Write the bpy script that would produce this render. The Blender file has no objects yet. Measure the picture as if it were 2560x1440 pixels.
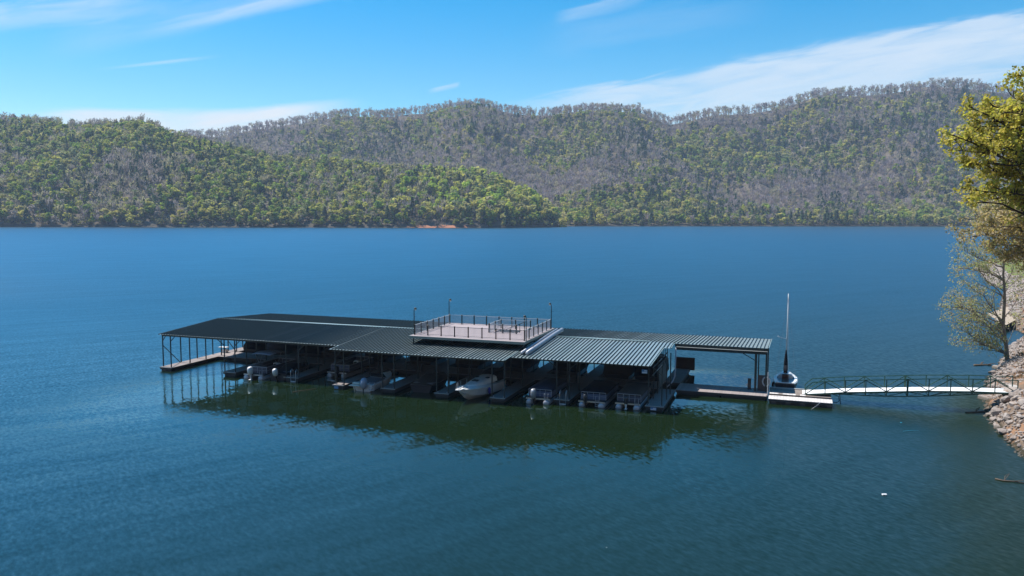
import bpy, math, random
import numpy as np
from mathutils import Vector, Matrix, noise as mnoise

# ------------------------------------------------------------------ camera, light, sky
SC = bpy.context.scene
COL = SC.collection
F_PX, HV, ROLL, CAMH = 2026.2, 534.2, -0.002, 18.10      # solved from the photograph (2560 px wide)
PITCH = math.atan((720 - HV) / F_PX)
cam = bpy.data.cameras.new('camera')
camo = bpy.data.objects.new('camera', cam)
COL.objects.link(camo)
cam.sensor_width = 36.0
cam.lens = 36.0 * F_PX / 2560
cam.clip_start = 0.5
cam.clip_end = 9000
camo.matrix_world = (Matrix.Translation((0, 0, CAMH)) @ Matrix.Rotation(math.pi / 2 - PITCH, 4, 'X')
                     @ Matrix.Rotation(-ROLL, 4, 'Z'))
SC.camera = camo

YAW, DX, DY = 0.339, -10.25, 84.72                        # frame of the dock
AX = Vector((math.cos(YAW), -math.sin(YAW), 0))
BX = Vector((math.sin(YAW), math.cos(YAW), 0))

SUN_TO = (-0.60 * AX + 0.10 * BX + Vector((0, 0, 1.0))).normalized()
sl = bpy.data.lights.new('sun', 'SUN')
sl.energy = 5.0
sl.angle = math.radians(0.5)
sl.color = (1.0, 0.95, 0.88)
so = bpy.data.objects.new('sun', sl)
COL.objects.link(so)
so.rotation_euler = SUN_TO.to_track_quat('Z', 'Y').to_euler()
SUN_EL = math.asin(SUN_TO.z)
SUN_AZ = math.atan2(SUN_TO.x, SUN_TO.y)                    # clockwise from +Y

SC.view_settings.view_transform = 'Standard'
SC.view_settings.look = 'None'
SC.view_settings.exposure = 0.42
SC.view_settings.gamma = 1.0
SC.view_settings.use_curve_mapping = False
SC.cycles.max_bounces = 8
SC.cycles.diffuse_bounces = 1
SC.cycles.transparent_max_bounces = 8
SC.cycles.volume_bounces = 0
SC.cycles.use_denoising = True
SC.cycles.caustics_reflective = False
SC.cycles.caustics_refractive = False
SC.cycles.sample_clamp_indirect = 4.0


class NT:
    """small helper for node trees"""
    def __init__(s, tree):
        s.t = tree

    def n(s, typ, **kw):
        nd = s.t.nodes.new(typ)
        for k, v in kw.items():
            setattr(nd, k, v)
        return nd

    def put(s, sock, v):
        if v is None:
            return
        if hasattr(v, 'links') and hasattr(v, 'is_output'):
            s.t.links.new(v, sock)
        elif isinstance(v, (tuple, list)):
            sock.default_value = tuple(v) + ((1.0,) if len(sock.default_value) == 4 and len(v) == 3 else ())
        else:
            sock.default_value = v

    def m(s, op, a, b=None, c=None, clamp=False):
        nd = s.n('ShaderNodeMath', operation=op, use_clamp=clamp)
        for i, v in enumerate((a, b, c)):
            if v is not None:
                s.put(nd.inputs[i], v)
        return nd.outputs[0]

    def sstep(s, x, a, b):
        nd = s.n('ShaderNodeMapRange', interpolation_type='SMOOTHSTEP')
        s.put(nd.inputs[0], x)
        s.put(nd.inputs[1], a)
        s.put(nd.inputs[2], b)
        nd.inputs[3].default_value = 0.0
        nd.inputs[4].default_value = 1.0
        return nd.outputs[0]

    def mix(s, f, a, b, typ='MIX'):
        nd = s.n('ShaderNodeMix', data_type='RGBA', blend_type=typ)
        s.put(nd.inputs[0], f)
        s.put(nd.inputs[6], a)
        s.put(nd.inputs[7], b)
        return nd.outputs[2]

    def noise(s, vec, scale, detail=3.0, rough=0.5, dist=0.0):
        nd = s.n('ShaderNodeTexNoise')
        if vec is not None:
            s.put(nd.inputs['Vector'], vec)
        nd.inputs['Scale'].default_value = scale
        nd.inputs['Detail'].default_value = detail
        nd.inputs['Roughness'].default_value = rough
        nd.inputs['Distortion'].default_value = dist
        return nd

    def comb(s, x, y, z):
        nd = s.n('ShaderNodeCombineXYZ')
        s.put(nd.inputs[0], x)
        s.put(nd.inputs[1], y)
        s.put(nd.inputs[2], z)
        return nd.outputs[0]


def ray_dir(u, v):
    """world direction seen at a pixel of the 2560x1440 photograph"""
    c, s = math.cos(ROLL), math.sin(ROLL)
    du, dv = u - 1280, v - 720
    X, Y = (c * du + s * dv) / F_PX, (-s * du + c * dv) / F_PX
    return Vector((X, math.cos(PITCH) - Y * math.sin(PITCH), -math.sin(PITCH) - Y * math.cos(PITCH)))


# --- world: Nishita sky with cirrus, laid out by world direction
W = bpy.data.worlds.new('World')
SC.world = W
W.use_nodes = True
W.node_tree.nodes.clear()
wn = NT(W.node_tree)
sky = wn.n('ShaderNodeTexSky', sky_type='NISHITA')
sky.sun_disc = False
sky.sun_elevation = SUN_EL
sky.sun_rotation = SUN_AZ
sky.altitude = 300
sky.air_density = 1.0
sky.dust_density = 0.3
sky.ozone_density = 2.0
tc = wn.n('ShaderNodeTexCoord')
sep = wn.n('ShaderNodeSeparateXYZ')
wn.put(sep.inputs[0], tc.outputs['Generated'])
dx_, dy_, dz_ = sep.outputs
ysafe = wn.m('MAXIMUM', dy_, 0.05)
GX = wn.m('DIVIDE', dx_, ysafe)
GZ = wn.m('DIVIDE', dz_, ysafe)
front = wn.sstep(dy_, 0.1, 0.3)
hs = wn.n('ShaderNodeHueSaturation')
hs.inputs['Saturation'].default_value = 1.63
hs.inputs['Hue'].default_value = 0.49
wn.put(hs.inputs['Color'], sky.outputs[0])
skycol = hs.outputs[0]


def gpt(u, v):
    d = ray_dir(u, v)
    return d.x / d.y, d.z / d.y


def band(p0, p1, up, dn, x0, x1, alpha, seed, streak=10.0, amp=0.35):
    """cirrus band whose crest follows p0-p1: fades over up/dn pixels above/below it"""
    (xa, za), (xb, zb) = gpt(*p0), gpt(*p1)
    L = math.hypot(xb - xa, zb - za)
    tx, tz = (xb - xa) / L, (zb - za) / L
    al = wn.m('ADD', wn.m('MULTIPLY', wn.m('SUBTRACT', GX, xa), tx), wn.m('MULTIPLY', wn.m('SUBTRACT', GZ, za), tz))
    pe = wn.m('ADD', wn.m('MULTIPLY', wn.m('SUBTRACT', GX, xa), -tz), wn.m('MULTIPLY', wn.m('SUBTRACT', GZ, za), tx))
    nz = wn.noise(wn.comb(wn.m('MULTIPLY', al, streak), wn.m('MULTIPLY', pe, streak * 8), seed), 1.0, 7.0, 0.6, 0.8)
    nv = wn.m('SUBTRACT', nz.outputs[0], 0.5)
    upw, dnw = up / F_PX, dn / F_PX
    pen = wn.m('ADD', pe, wn.m('MULTIPLY', nv, -(upw + min(dnw, 4 * upw)) * amp))
    a = wn.m('SUBTRACT', 1.0, wn.sstep(pen, 0.0, upw))
    b = wn.sstep(pen, -dnw, -dnw * 0.25)
    X0, X1 = gpt(*x0)[0], gpt(*x1)[0]
    e0 = wn.sstep(GX, X0, gpt(x0[0] + x0[2] if len(x0) > 2 else x0[0] + 90, x0[1])[0]) if True else None
    e1 = wn.m('SUBTRACT', 1.0, wn.sstep(GX, gpt(x1[0] - (x1[2] if len(x1) > 2 else 90), x1[1])[0], X1))
    k = wn.m('MULTIPLY', wn.m('MULTIPLY', a, b), wn.m('MULTIPLY', e0, e1))
    dens = wn.sstep(nz.outputs[0], 0.20, 0.62)
    dens = wn.m('ADD', wn.m('MULTIPLY', dens, 0.62), 0.38)
    return wn.m('MULTIPLY', wn.m('MULTIPLY', k, dens), alpha)


def gpt3(t):
    return gpt(t[0], t[1])


_g = gpt
def gpt(u, v, *_):
    return _g(u, v)


clouds = [
    band((1300, 274), (2560, 40), 34, 330, (1180, 270, 380), (3600, 100), 0.64, 3.1, 8.0, 0.45),
    band((1500, 245), (2560, 75), 60, 90, (1700, 200, 300), (3600, 100), 0.28, 7.3, 9.0, 0.5),
    band((80, 292), (640, 284), 22, 260, (20, 300, 220), (640, 300, 330), 1.0, 1.7, 4.0, 0.25),
    band((430, 306), (900, 262), 22, 200, (380, 300, 160), (930, 270, 260), 1.0, 2.9, 4.0, 0.2),
    band((-60, 40), (420, -6), 34, 60, (-900, 40), (470, 0, 260), 0.42, 4.4, 9.0, 0.6),
    band((300, 92), (760, -16), 14, 34, (300, 80, 260), (1300, 0, 500), 0.38, 5.2, 9.0, 0.6),
    band((180, 100), (640, -6), 60, 60, (60, 80, 200), (1000, 0, 400), 0.15, 6.2, 7.0, 0.6),
    band((230, 178), (560, 141), 5, 7, (215, 170, 180), (575, 140, 160), 0.30, 8.2, 18.0, 0.8),
    band((1068, 227), (1150, 206), 4, 12, (1060, 220, 40), (1152, 210, 14), 0.36, 9.4, 20.0, 0.8),
    band((1390, 36), (1590, -16), 14, 34, (1370, 30, 60), (1660, 0, 120), 0.25, 10.4, 12.0, 0.6),
    band((1380, 100), (1900, 10), 60, 60, (1300, 80, 200), (2000, 0, 300), 0.10, 11.4, 8.0, 0.6),
]
cm = clouds[0]
for c in clouds[1:]:
    cm = wn.m('SUBTRACT', 1.0, wn.m('MULTIPLY', wn.m('SUBTRACT', 1.0, cm), wn.m('SUBTRACT', 1.0, c)))
cm = wn.m('MULTIPLY', cm, front)
CLOUD_COL = (5.7, 6.05, 6.4)
bg = wn.n('ShaderNodeBackground')
bg.inputs[1].default_value = 0.122
wn.put(bg.inputs[0], wn.mix(cm, skycol, CLOUD_COL))
wo = wn.n('ShaderNodeOutputWorld')
W.node_tree.links.new(bg.outputs[0], wo.inputs[0])

# ------------------------------------------------------------------ helpers
RNG = random.Random(11)
NPR = np.random.default_rng(5)


def tag(o, label=None, cat=None, group=None, kind=None):
    if label:
        o['label'] = label
    if cat:
        o['category'] = cat
    if group:
        o['group'] = group
    if kind:
        o['kind'] = kind
    return o


def empty(name, loc, rz=0.0, parent=None):
    o = bpy.data.objects.new(name, None)
    o.empty_display_size = 0.5
    COL.objects.link(o)
    o.location = loc
    o.rotation_euler = (0, 0, rz)
    if parent:
        o.parent = parent
    return o


def dw(s, t, z=0.0):
    """dock frame -> world"""
    return Vector((DX, DY, 0)) + s * AX + t * BX + Vector((0, 0, z))


class MB:
    """collects shapes and links them as one mesh object"""
    def __init__(s):
        s.v, s.f = [], []

    def quadmesh(s, V, Fc):
        b = len(s.v)
        s.v += [tuple(p) for p in V]
        s.f += [tuple(i + b for i in f) for f in Fc]

    def box(s, x0, x1, y0, y1, z0, z1):
        s.quadmesh([(x0, y0, z0), (x1, y0, z0), (x1, y1, z0), (x0, y1, z0), (x0, y0, z1), (x1, y0, z1), (x1, y1, z1), (x0, y1, z1)],
                   [(0, 3, 2, 1), (4, 5, 6, 7), (0, 1, 5, 4), (1, 2, 6, 5), (2, 3, 7, 6), (3, 0, 4, 7)])
        return s

    def bar(s, p, q, w, h=None):
        p, q = Vector(p), Vector(q)
        h = h or w
        d = (q - p).normalized()
        up = Vector((0, 0, 1)) if abs(d.z) < 0.95 else Vector((0, 1, 0))
        r = d.cross(up).normalized()
        u = r.cross(d)
        V = []
        for c in (p, q):
            for a, b in ((-1, -1), (1, -1), (1, 1), (-1, 1)):
                V.append(c + r * (a * w / 2) + u * (b * h / 2))
        s.quadmesh(V, [(0, 1, 2, 3), (7, 6, 5, 4), (0, 4, 5, 1), (1, 5, 6, 2), (2, 6, 7, 3), (3, 7, 4, 0)])
        return s

    def tube(s, pts, rad, n=8, cap=True):
        pts = [Vector(p) for p in pts]
        if not isinstance(rad, (list, tuple)):
            rad = [rad] * len(pts)
        V, Fc = [], []
        side = None
        for i, p in enumerate(pts):
            d = (pts[min(i + 1, len(pts) - 1)] - pts[max(i - 1, 0)]).normalized()
            if side is None:
                side = d.orthogonal().normalized()
            side = (side - d * side.dot(d))
            side = side.normalized() if side.length > 1e-6 else d.orthogonal().normalized()
            w = d.cross(side)
            for k in range(n):
                a = 2 * math.pi * k / n
                V.append(p + (side * math.cos(a) + w * math.sin(a)) * rad[i])
        for i in range(len(pts) - 1):
            for k in range(n):
                Fc.append((i * n + k, i * n + (k + 1) % n, (i + 1) * n + (k + 1) % n, (i + 1) * n + k))
        if cap:
            Fc.append(tuple(range(n - 1, -1, -1)))
            Fc.append(tuple((len(pts) - 1) * n + k for k in range(n)))
        s.quadmesh(V, Fc)
        return s

    def loft(s, rings, cap=True):
        n = len(rings[0])
        V = [p for r in rings for p in r]
        Fc = []
        for i in range(len(rings) - 1):
            for k in range(n):
                Fc.append((i * n + k, i * n + (k + 1) % n, (i + 1) * n + (k + 1) % n, (i + 1) * n + k))
        if cap:
            Fc.append(tuple(range(n - 1, -1, -1)))
            Fc.append(tuple((len(rings) - 1) * n + k for k in range(n)))
        s.quadmesh(V, Fc)
        return s

    def blob(s, c, r, nu=12, nv=8, p=1.0):
        """ellipsoid, p<1 makes it boxier"""
        V, Fc = [], []
        sg = lambda x: math.copysign(abs(x) ** p, x)
        for j in range(nv + 1):
            th = math.pi * j / nv
            for i in range(nu):
                ph = 2 * math.pi * i / nu
                V.append((c[0] + r[0] * sg(math.sin(th)) * sg(math.cos(ph)), c[1] + r[1] * sg(math.sin(th)) * sg(math.sin(ph)), c[2] - r[2] * sg(math.cos(th))))
        for j in range(nv):
            for i in range(nu):
                Fc.append((j * nu + i, j * nu + (i + 1) % nu, (j + 1) * nu + (i + 1) % nu, (j + 1) * nu + i))
        s.quadmesh(V, Fc)
        return s

    def mesh(s, name, mat, smooth=False):
        me = bpy.data.meshes.new(name)
        me.from_pydata(s.v, [], s.f)
        if mat:
            me.materials.append(mat)
        if smooth:
            me.polygons.foreach_set('use_smooth', [True] * len(me.polygons))
        me.update()
        return me

    def build(s, name, mat, parent=None, smooth=False, bevel=0.0):
        o = bpy.data.objects.new(name, s.mesh(name, mat, smooth))
        COL.objects.link(o)
        if parent:
            o.parent = parent
        if bevel:
            md = o.modifiers.new('bevel', 'BEVEL')
            md.width = bevel
            md.segments = 2
            md.limit_method = 'ANGLE'
        return o


def np_mesh(name, verts, quads, mat, cols=None, parent=None, smooth=False, nper=4):
    me = bpy.data.meshes.new(name)
    nv, nf = len(verts), len(quads)
    me.vertices.add(nv)
    me.vertices.foreach_set('co', np.ascontiguousarray(verts, dtype=np.float32).ravel())
    me.loops.add(nf * nper)
    me.loops.foreach_set('vertex_index', np.ascontiguousarray(quads, dtype=np.int32).ravel())
    me.polygons.add(nf)
    me.polygons.foreach_set('loop_start', np.arange(0, nf * nper, nper, dtype=np.int32))
    if smooth:
        me.polygons.foreach_set('use_smooth', np.ones(nf, dtype=bool))
    me.update(calc_edges=True)
    if cols is not None:
        at = me.attributes.new('col', 'FLOAT_COLOR', 'FACE')
        c = np.ones((nf, 4), dtype=np.float32)
        c[:, :3] = cols
        at.data.foreach_set('color', c.ravel())
    me.materials.append(mat)
    o = bpy.data.objects.new(name, me)
    COL.objects.link(o)
    if parent:
        o.parent = parent
    return o


# ------------------------------------------------------------------ materials
def new_mat(name):
    m = bpy.data.materials.new(name)
    m.use_nodes = True
    nt = NT(m.node_tree)
    bsdf = m.node_tree.nodes.get('Principled BSDF')
    return m, nt, bsdf


def mat(name, col, rough=0.6, metal=0.0, var=0.12, scale=3.0, spec=0.5, bump=0.0, dirt=None, dscale=0.6, coat=0.0):
    """painted / plain surface with slight mottling, optional dirt patches"""
    m, nt, b = new_mat(name)
    geo = nt.n('ShaderNodeTexCoord')
    nz = nt.noise(geo.outputs['Object'], scale, 5.0, 0.6)
    lo = tuple(c * (1 - var) for c in col)
    hi = tuple(min(1, c * (1 + var)) for c in col)
    c = nt.mix(nz.outputs[0], lo, hi)
    if dirt:
        dn = nt.noise(geo.outputs['Object'], dscale, 6.0, 0.65)
        c = nt.mix(nt.m('MULTIPLY', nt.sstep(dn.outputs[0], 0.5, 0.72), 0.75), c, dirt)
    nt.put(b.inputs['Base Color'], c)
    b.inputs['Roughness'].default_value = rough
    b.inputs['Metallic'].default_value = metal
    b.inputs['Specular IOR Level'].default_value = spec
    b.inputs['Coat Weight'].default_value = coat
    if bump:
        bp = nt.n('ShaderNodeBump')
        bp.inputs['Distance'].default_value = bump
        bn = nt.noise(geo.outputs['Object'], scale * 6, 4.0, 0.6)
        nt.put(bp.inputs['Height'], bn.outputs[0])
        nt.put(b.inputs['Normal'], bp.outputs[0])
    return m


def plank_mat(name, col, axis=0, width=0.14, rough=0.75, gap=0.35, var=0.18):
    """boards running across one axis"""
    m, nt, b = new_mat(name)
    tcn = nt.n('ShaderNodeTexCoord')
    sp = nt.n('ShaderNodeSeparateXYZ')
    nt.put(sp.inputs[0], tcn.outputs['Object'])
    x = nt.m('DIVIDE', sp.outputs[axis], width)
    fl = nt.m('FLOOR', x)
    fr = nt.m('FRACT', x)
    wn_ = nt.n('ShaderNodeTexWhiteNoise', noise_dimensions='1D')
    nt.put(wn_.inputs['W'], fl)
    nz = nt.noise(tcn.outputs['Object'], 2.5, 5, 0.6)
    k = nt.m('ADD', nt.m('MULTIPLY', wn_.outputs[0], 0.6), nt.m('MULTIPLY', nz.outputs[0], 0.4))
    c = nt.mix(k, tuple(q * (1 - var) for q in col), tuple(min(1, q * (1 + var)) for q in col))
    g = nt.m('LESS_THAN', fr, 0.07)
    c = nt.mix(nt.m('MULTIPLY', g, 1 - gap), c, tuple(q * 0.3 for q in col))
    nt.put(b.inputs['Base Color'], c)
    b.inputs['Roughness'].default_value = rough
    b.inputs['Specular IOR Level'].default_value = 0.3
    return m


M = {}
def roof_material():
    m, nt, b = new_mat('green_roof_metal')
    tcn = nt.n('ShaderNodeTexCoord')
    sp = nt.n('ShaderNodeSeparateXYZ')
    nt.put(sp.inputs[0], tcn.outputs['Object'])
    wn_ = nt.n('ShaderNodeTexWhiteNoise', noise_dimensions='1D')
    nt.put(wn_.inputs['W'], nt.m('FLOOR', nt.m('DIVIDE', sp.outputs[0], 1.11)))
    st = nt.noise(nt.comb(nt.m('MULTIPLY', sp.outputs[0], 5.0), nt.m('MULTIPLY', sp.outputs[1], 0.35), 0.0), 1.0, 4.0, 0.6)
    bl = nt.noise(tcn.outputs['Object'], 0.35, 5.0, 0.65)
    k = nt.m('ADD', nt.m('MULTIPLY', wn_.outputs[0], 0.35), nt.m('ADD', nt.m('MULTIPLY', st.outputs[0], 0.35), nt.m('MULTIPLY', bl.outputs[0], 0.3)))
    c = nt.mix(k, (0.20, 0.255, 0.25), (0.30, 0.355, 0.35))
    c = nt.mix(nt.m('MULTIPLY', nt.sstep(bl.outputs[0], 0.60, 0.74), 0.5), c, (0.27, 0.29, 0.265))
    nt.put(b.inputs['Base Color'], c)
    nt.put(b.inputs['Roughness'], nt.m('ADD', 0.17, nt.m('MULTIPLY', k, 0.18)))
    b.inputs['Specular IOR Level'].default_value = 0.65
    return m


M['roof'] = roof_material()
M['rib'] = mat('painted_shade_roof_rib', (0.012, 0.026, 0.030), 0.45, 0, 0.2, 1.0, 0.35)  # near-black colour stands in for shaded rib sides and their shadow lines
M['ridge'] = mat('ridge_metal', (0.30, 0.40, 0.40), 0.35, 0.0, 0.1)
M['steel'] = mat('dark_green_steel', (0.014, 0.026, 0.026), 0.5)
M['steel_trim'] = mat('pale_edge_trim', (0.40, 0.42, 0.40), 0.5)
M['float'] = mat('black_float', (0.012, 0.013, 0.015), 0.55, 0, 0.3)
M['frame'] = mat('weathered_grey_frame', (0.055, 0.052, 0.052), 0.8, 0, 0.2)
M['planks'] = plank_mat('grey_tan_planks', (0.27, 0.235, 0.22), 1)
M['planks_x'] = plank_mat('grey_tan_walkway_planks', (0.32, 0.275, 0.26), 0)
M['deckboard'] = plank_mat('pinkish_deck_boards', (0.39, 0.325, 0.32), 1, 0.14, 0.7, 0.55, 0.10)
M['deckside'] = mat('grey_green_deck_edge', (0.20, 0.24, 0.22), 0.6)
M['post_brown'] = mat('dark_brown_post', (0.030, 0.020, 0.020), 0.5)
M['rail_pale'] = mat('pale_rail', (0.52, 0.55, 0.56), 0.35)
M['baluster'] = mat('grey_baluster', (0.16, 0.16, 0.17), 0.4)
M['alu'] = mat('brushed_aluminium', (0.62, 0.64, 0.67), 0.32, 0.85, 0.1)
M['alu_dull'] = mat('dull_aluminium', (0.42, 0.44, 0.48), 0.45, 0.4, 0.1)
M['white'] = mat('white_gelcoat', (0.82, 0.82, 0.80), 0.25, 0, 0.04)
M['cream'] = mat('cream_plastic', (0.66, 0.62, 0.53), 0.4, 0, 0.06)
M['panel_blue'] = mat('blue_grey_panel', (0.10, 0.12, 0.19), 0.4, 0, 0.1)
M['panel_tan'] = mat('taupe_panel', (0.08, 0.08, 0.11), 0.4, 0, 0.1)
M['black'] = mat('black_plastic', (0.012, 0.012, 0.014), 0.35)
M['charcoal'] = mat('charcoal_cowling', (0.035, 0.037, 0.042), 0.25, 0, 0.1)
M['silver'] = mat('silver_cowling', (0.38, 0.40, 0.43), 0.28, 0.3)
M['canvas_blue'] = mat('grey_blue_canvas', (0.36, 0.42, 0.52), 0.85, 0, 0.12, 5, 0.2, 0.02)
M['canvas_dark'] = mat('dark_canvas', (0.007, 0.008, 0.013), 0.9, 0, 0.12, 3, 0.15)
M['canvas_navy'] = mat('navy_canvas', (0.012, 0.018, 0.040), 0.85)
M['canvas_brown'] = mat('dark_tan_canvas', (0.045, 0.036, 0.030), 0.85)
M['vinyl'] = mat('pale_vinyl_seat', (0.16, 0.16, 0.18), 0.6)
M['glass_dark'] = mat('dark_window', (0.01, 0.012, 0.016), 0.08)
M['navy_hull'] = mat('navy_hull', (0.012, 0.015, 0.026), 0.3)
M['blue_fender'] = mat('blue_fender', (0.02, 0.03, 0.28), 0.5)
M['wood_brown'] = mat('varnished_brown_wood', (0.085, 0.030, 0.016), 0.45, 0, 0.2)
M['sign_blue'] = mat('sign_blue', (0.10, 0.26, 0.48), 0.4)
M['sign_white'] = mat('sign_white', (0.72, 0.74, 0.78), 0.4)
M['gang_green'] = mat('green_painted_truss', (0.018, 0.080, 0.052), 0.45, 0, 0.15)
M['gang_white'] = mat('white_walk_surface', (0.85, 0.85, 0.83), 0.6, 0, 0.03)
M['weathered'] = mat('weathered_wood', (0.26, 0.22, 0.19), 0.85, 0, 0.3, 4, 0.2, 0.01, (0.12, 0.09, 0.075), 1.5)
M['pale_board'] = plank_mat('pale_boards', (0.66, 0.61, 0.57), 0, 0.28, 0.8, 0.2, 0.16)
M['lamp_white'] = mat('white_lamp_glass', (0.8, 0.8, 0.78), 0.3)
M['brown_screen'] = mat('brown_screen', (0.10, 0.085, 0.08), 0.8)
M['driftwood'] = mat('driftwood', (0.12, 0.09, 0.065), 0.9, 0, 0.3)
M['plastic_white'] = mat('white_scrap', (0.8, 0.8, 0.8), 0.5)
M['plastic_cyan'] = mat('cyan_scrap', (0.05, 0.45, 0.65), 0.5)
M['concrete'] = mat('pale_concrete', (0.50, 0.46, 0.42), 0.9, 0, 0.12, 2, 0.2, 0.01, (0.36, 0.31, 0.27), 0.5)
M['sand'] = mat('sandy_track', (0.46, 0.37, 0.28), 0.95, 0, 0.12, 1.2, 0.1)
M['bark'] = mat('grey_brown_bark', (0.13, 0.10, 0.08), 0.9, 0, 0.3, 5, 0.2, 0.02)
M['bark_pale'] = mat('pale_grey_bark', (0.30, 0.26, 0.22), 0.9, 0, 0.3, 5, 0.2, 0.02, (0.16, 0.13, 0.10), 1.5)
M['bark_dark'] = mat('dark_bark', (0.045, 0.032, 0.024), 0.9, 0, 0.3, 5, 0.2, 0.02)
def rock_material():
    m, nt, b = new_mat('riprap_stone')
    geo = nt.n('ShaderNodeNewGeometry')
    oi = nt.n('ShaderNodeObjectInfo')
    P = geo.outputs['Position']
    sp = nt.n('ShaderNodeSeparateXYZ')
    nt.put(sp.inputs[0], P)
    n1 = nt.noise(P, 1.3, 5, 0.65)
    n2 = nt.noise(P, 7.0, 4, 0.65)
    rnd = nt.noise(P, 0.9, 0, 0.5)
    c = nt.mix(n2.outputs[0], (0.25, 0.20, 0.17), (0.50, 0.44, 0.39))
    c = nt.mix(nt.m('MULTIPLY', oi.outputs['Random'], 0.55), c, (0.22, 0.18, 0.16))
    c = nt.mix(nt.sstep(n1.outputs[0], 0.52, 0.70), c, (0.25, 0.165, 0.11))
    wet = nt.sstep(nt.m('ADD', sp.outputs[2], nt.m('MULTIPLY', n1.outputs[0], 0.35)), 0.50, 0.28)     # wet, algae-dark waterline
    c = nt.mix(nt.m('MULTIPLY', wet, 0.8), c, (0.055, 0.050, 0.036))
    nt.put(b.inputs['Base Color'], c)
    b.inputs['Roughness'].default_value = 0.9
    b.inputs['Specular IOR Level'].default_value = 0.25
    bp = nt.n('ShaderNodeBump')
    bp.inputs['Distance'].default_value = 0.05
    nt.put(bp.inputs['Height'], n2.outputs[0])
    nt.put(b.inputs['Normal'], bp.outputs[0])
    return m


M['rock'] = rock_material()


def leaf_mat(name, transl=0.35):
    m, nt, b = new_mat(name)
    at = nt.n('ShaderNodeAttribute', attribute_name='col')
    nt.put(b.inputs['Base Color'], at.outputs['Color'])
    b.inputs['Roughness'].default_value = 0.75
    b.inputs['Specular IOR Level'].default_value = 0.15
    if transl:
        tr = nt.n('ShaderNodeBsdfTranslucent')
        nt.put(tr.inputs[0], at.outputs['Color'])
        mx = nt.n('ShaderNodeMixShader')
        mx.inputs[0].default_value = transl
        nt.t.links.new(b.outputs[0], mx.inputs[1])
        nt.t.links.new(tr.outputs[0], mx.inputs[2])
        out = nt.t.nodes.get('Material Output')
        nt.t.links.new(mx.outputs[0], out.inputs[0])
    return m


M['forest'] = leaf_mat('forest_foliage', 0.48)
M['leaf'] = leaf_mat('spring_leaf', 0.60)


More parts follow.
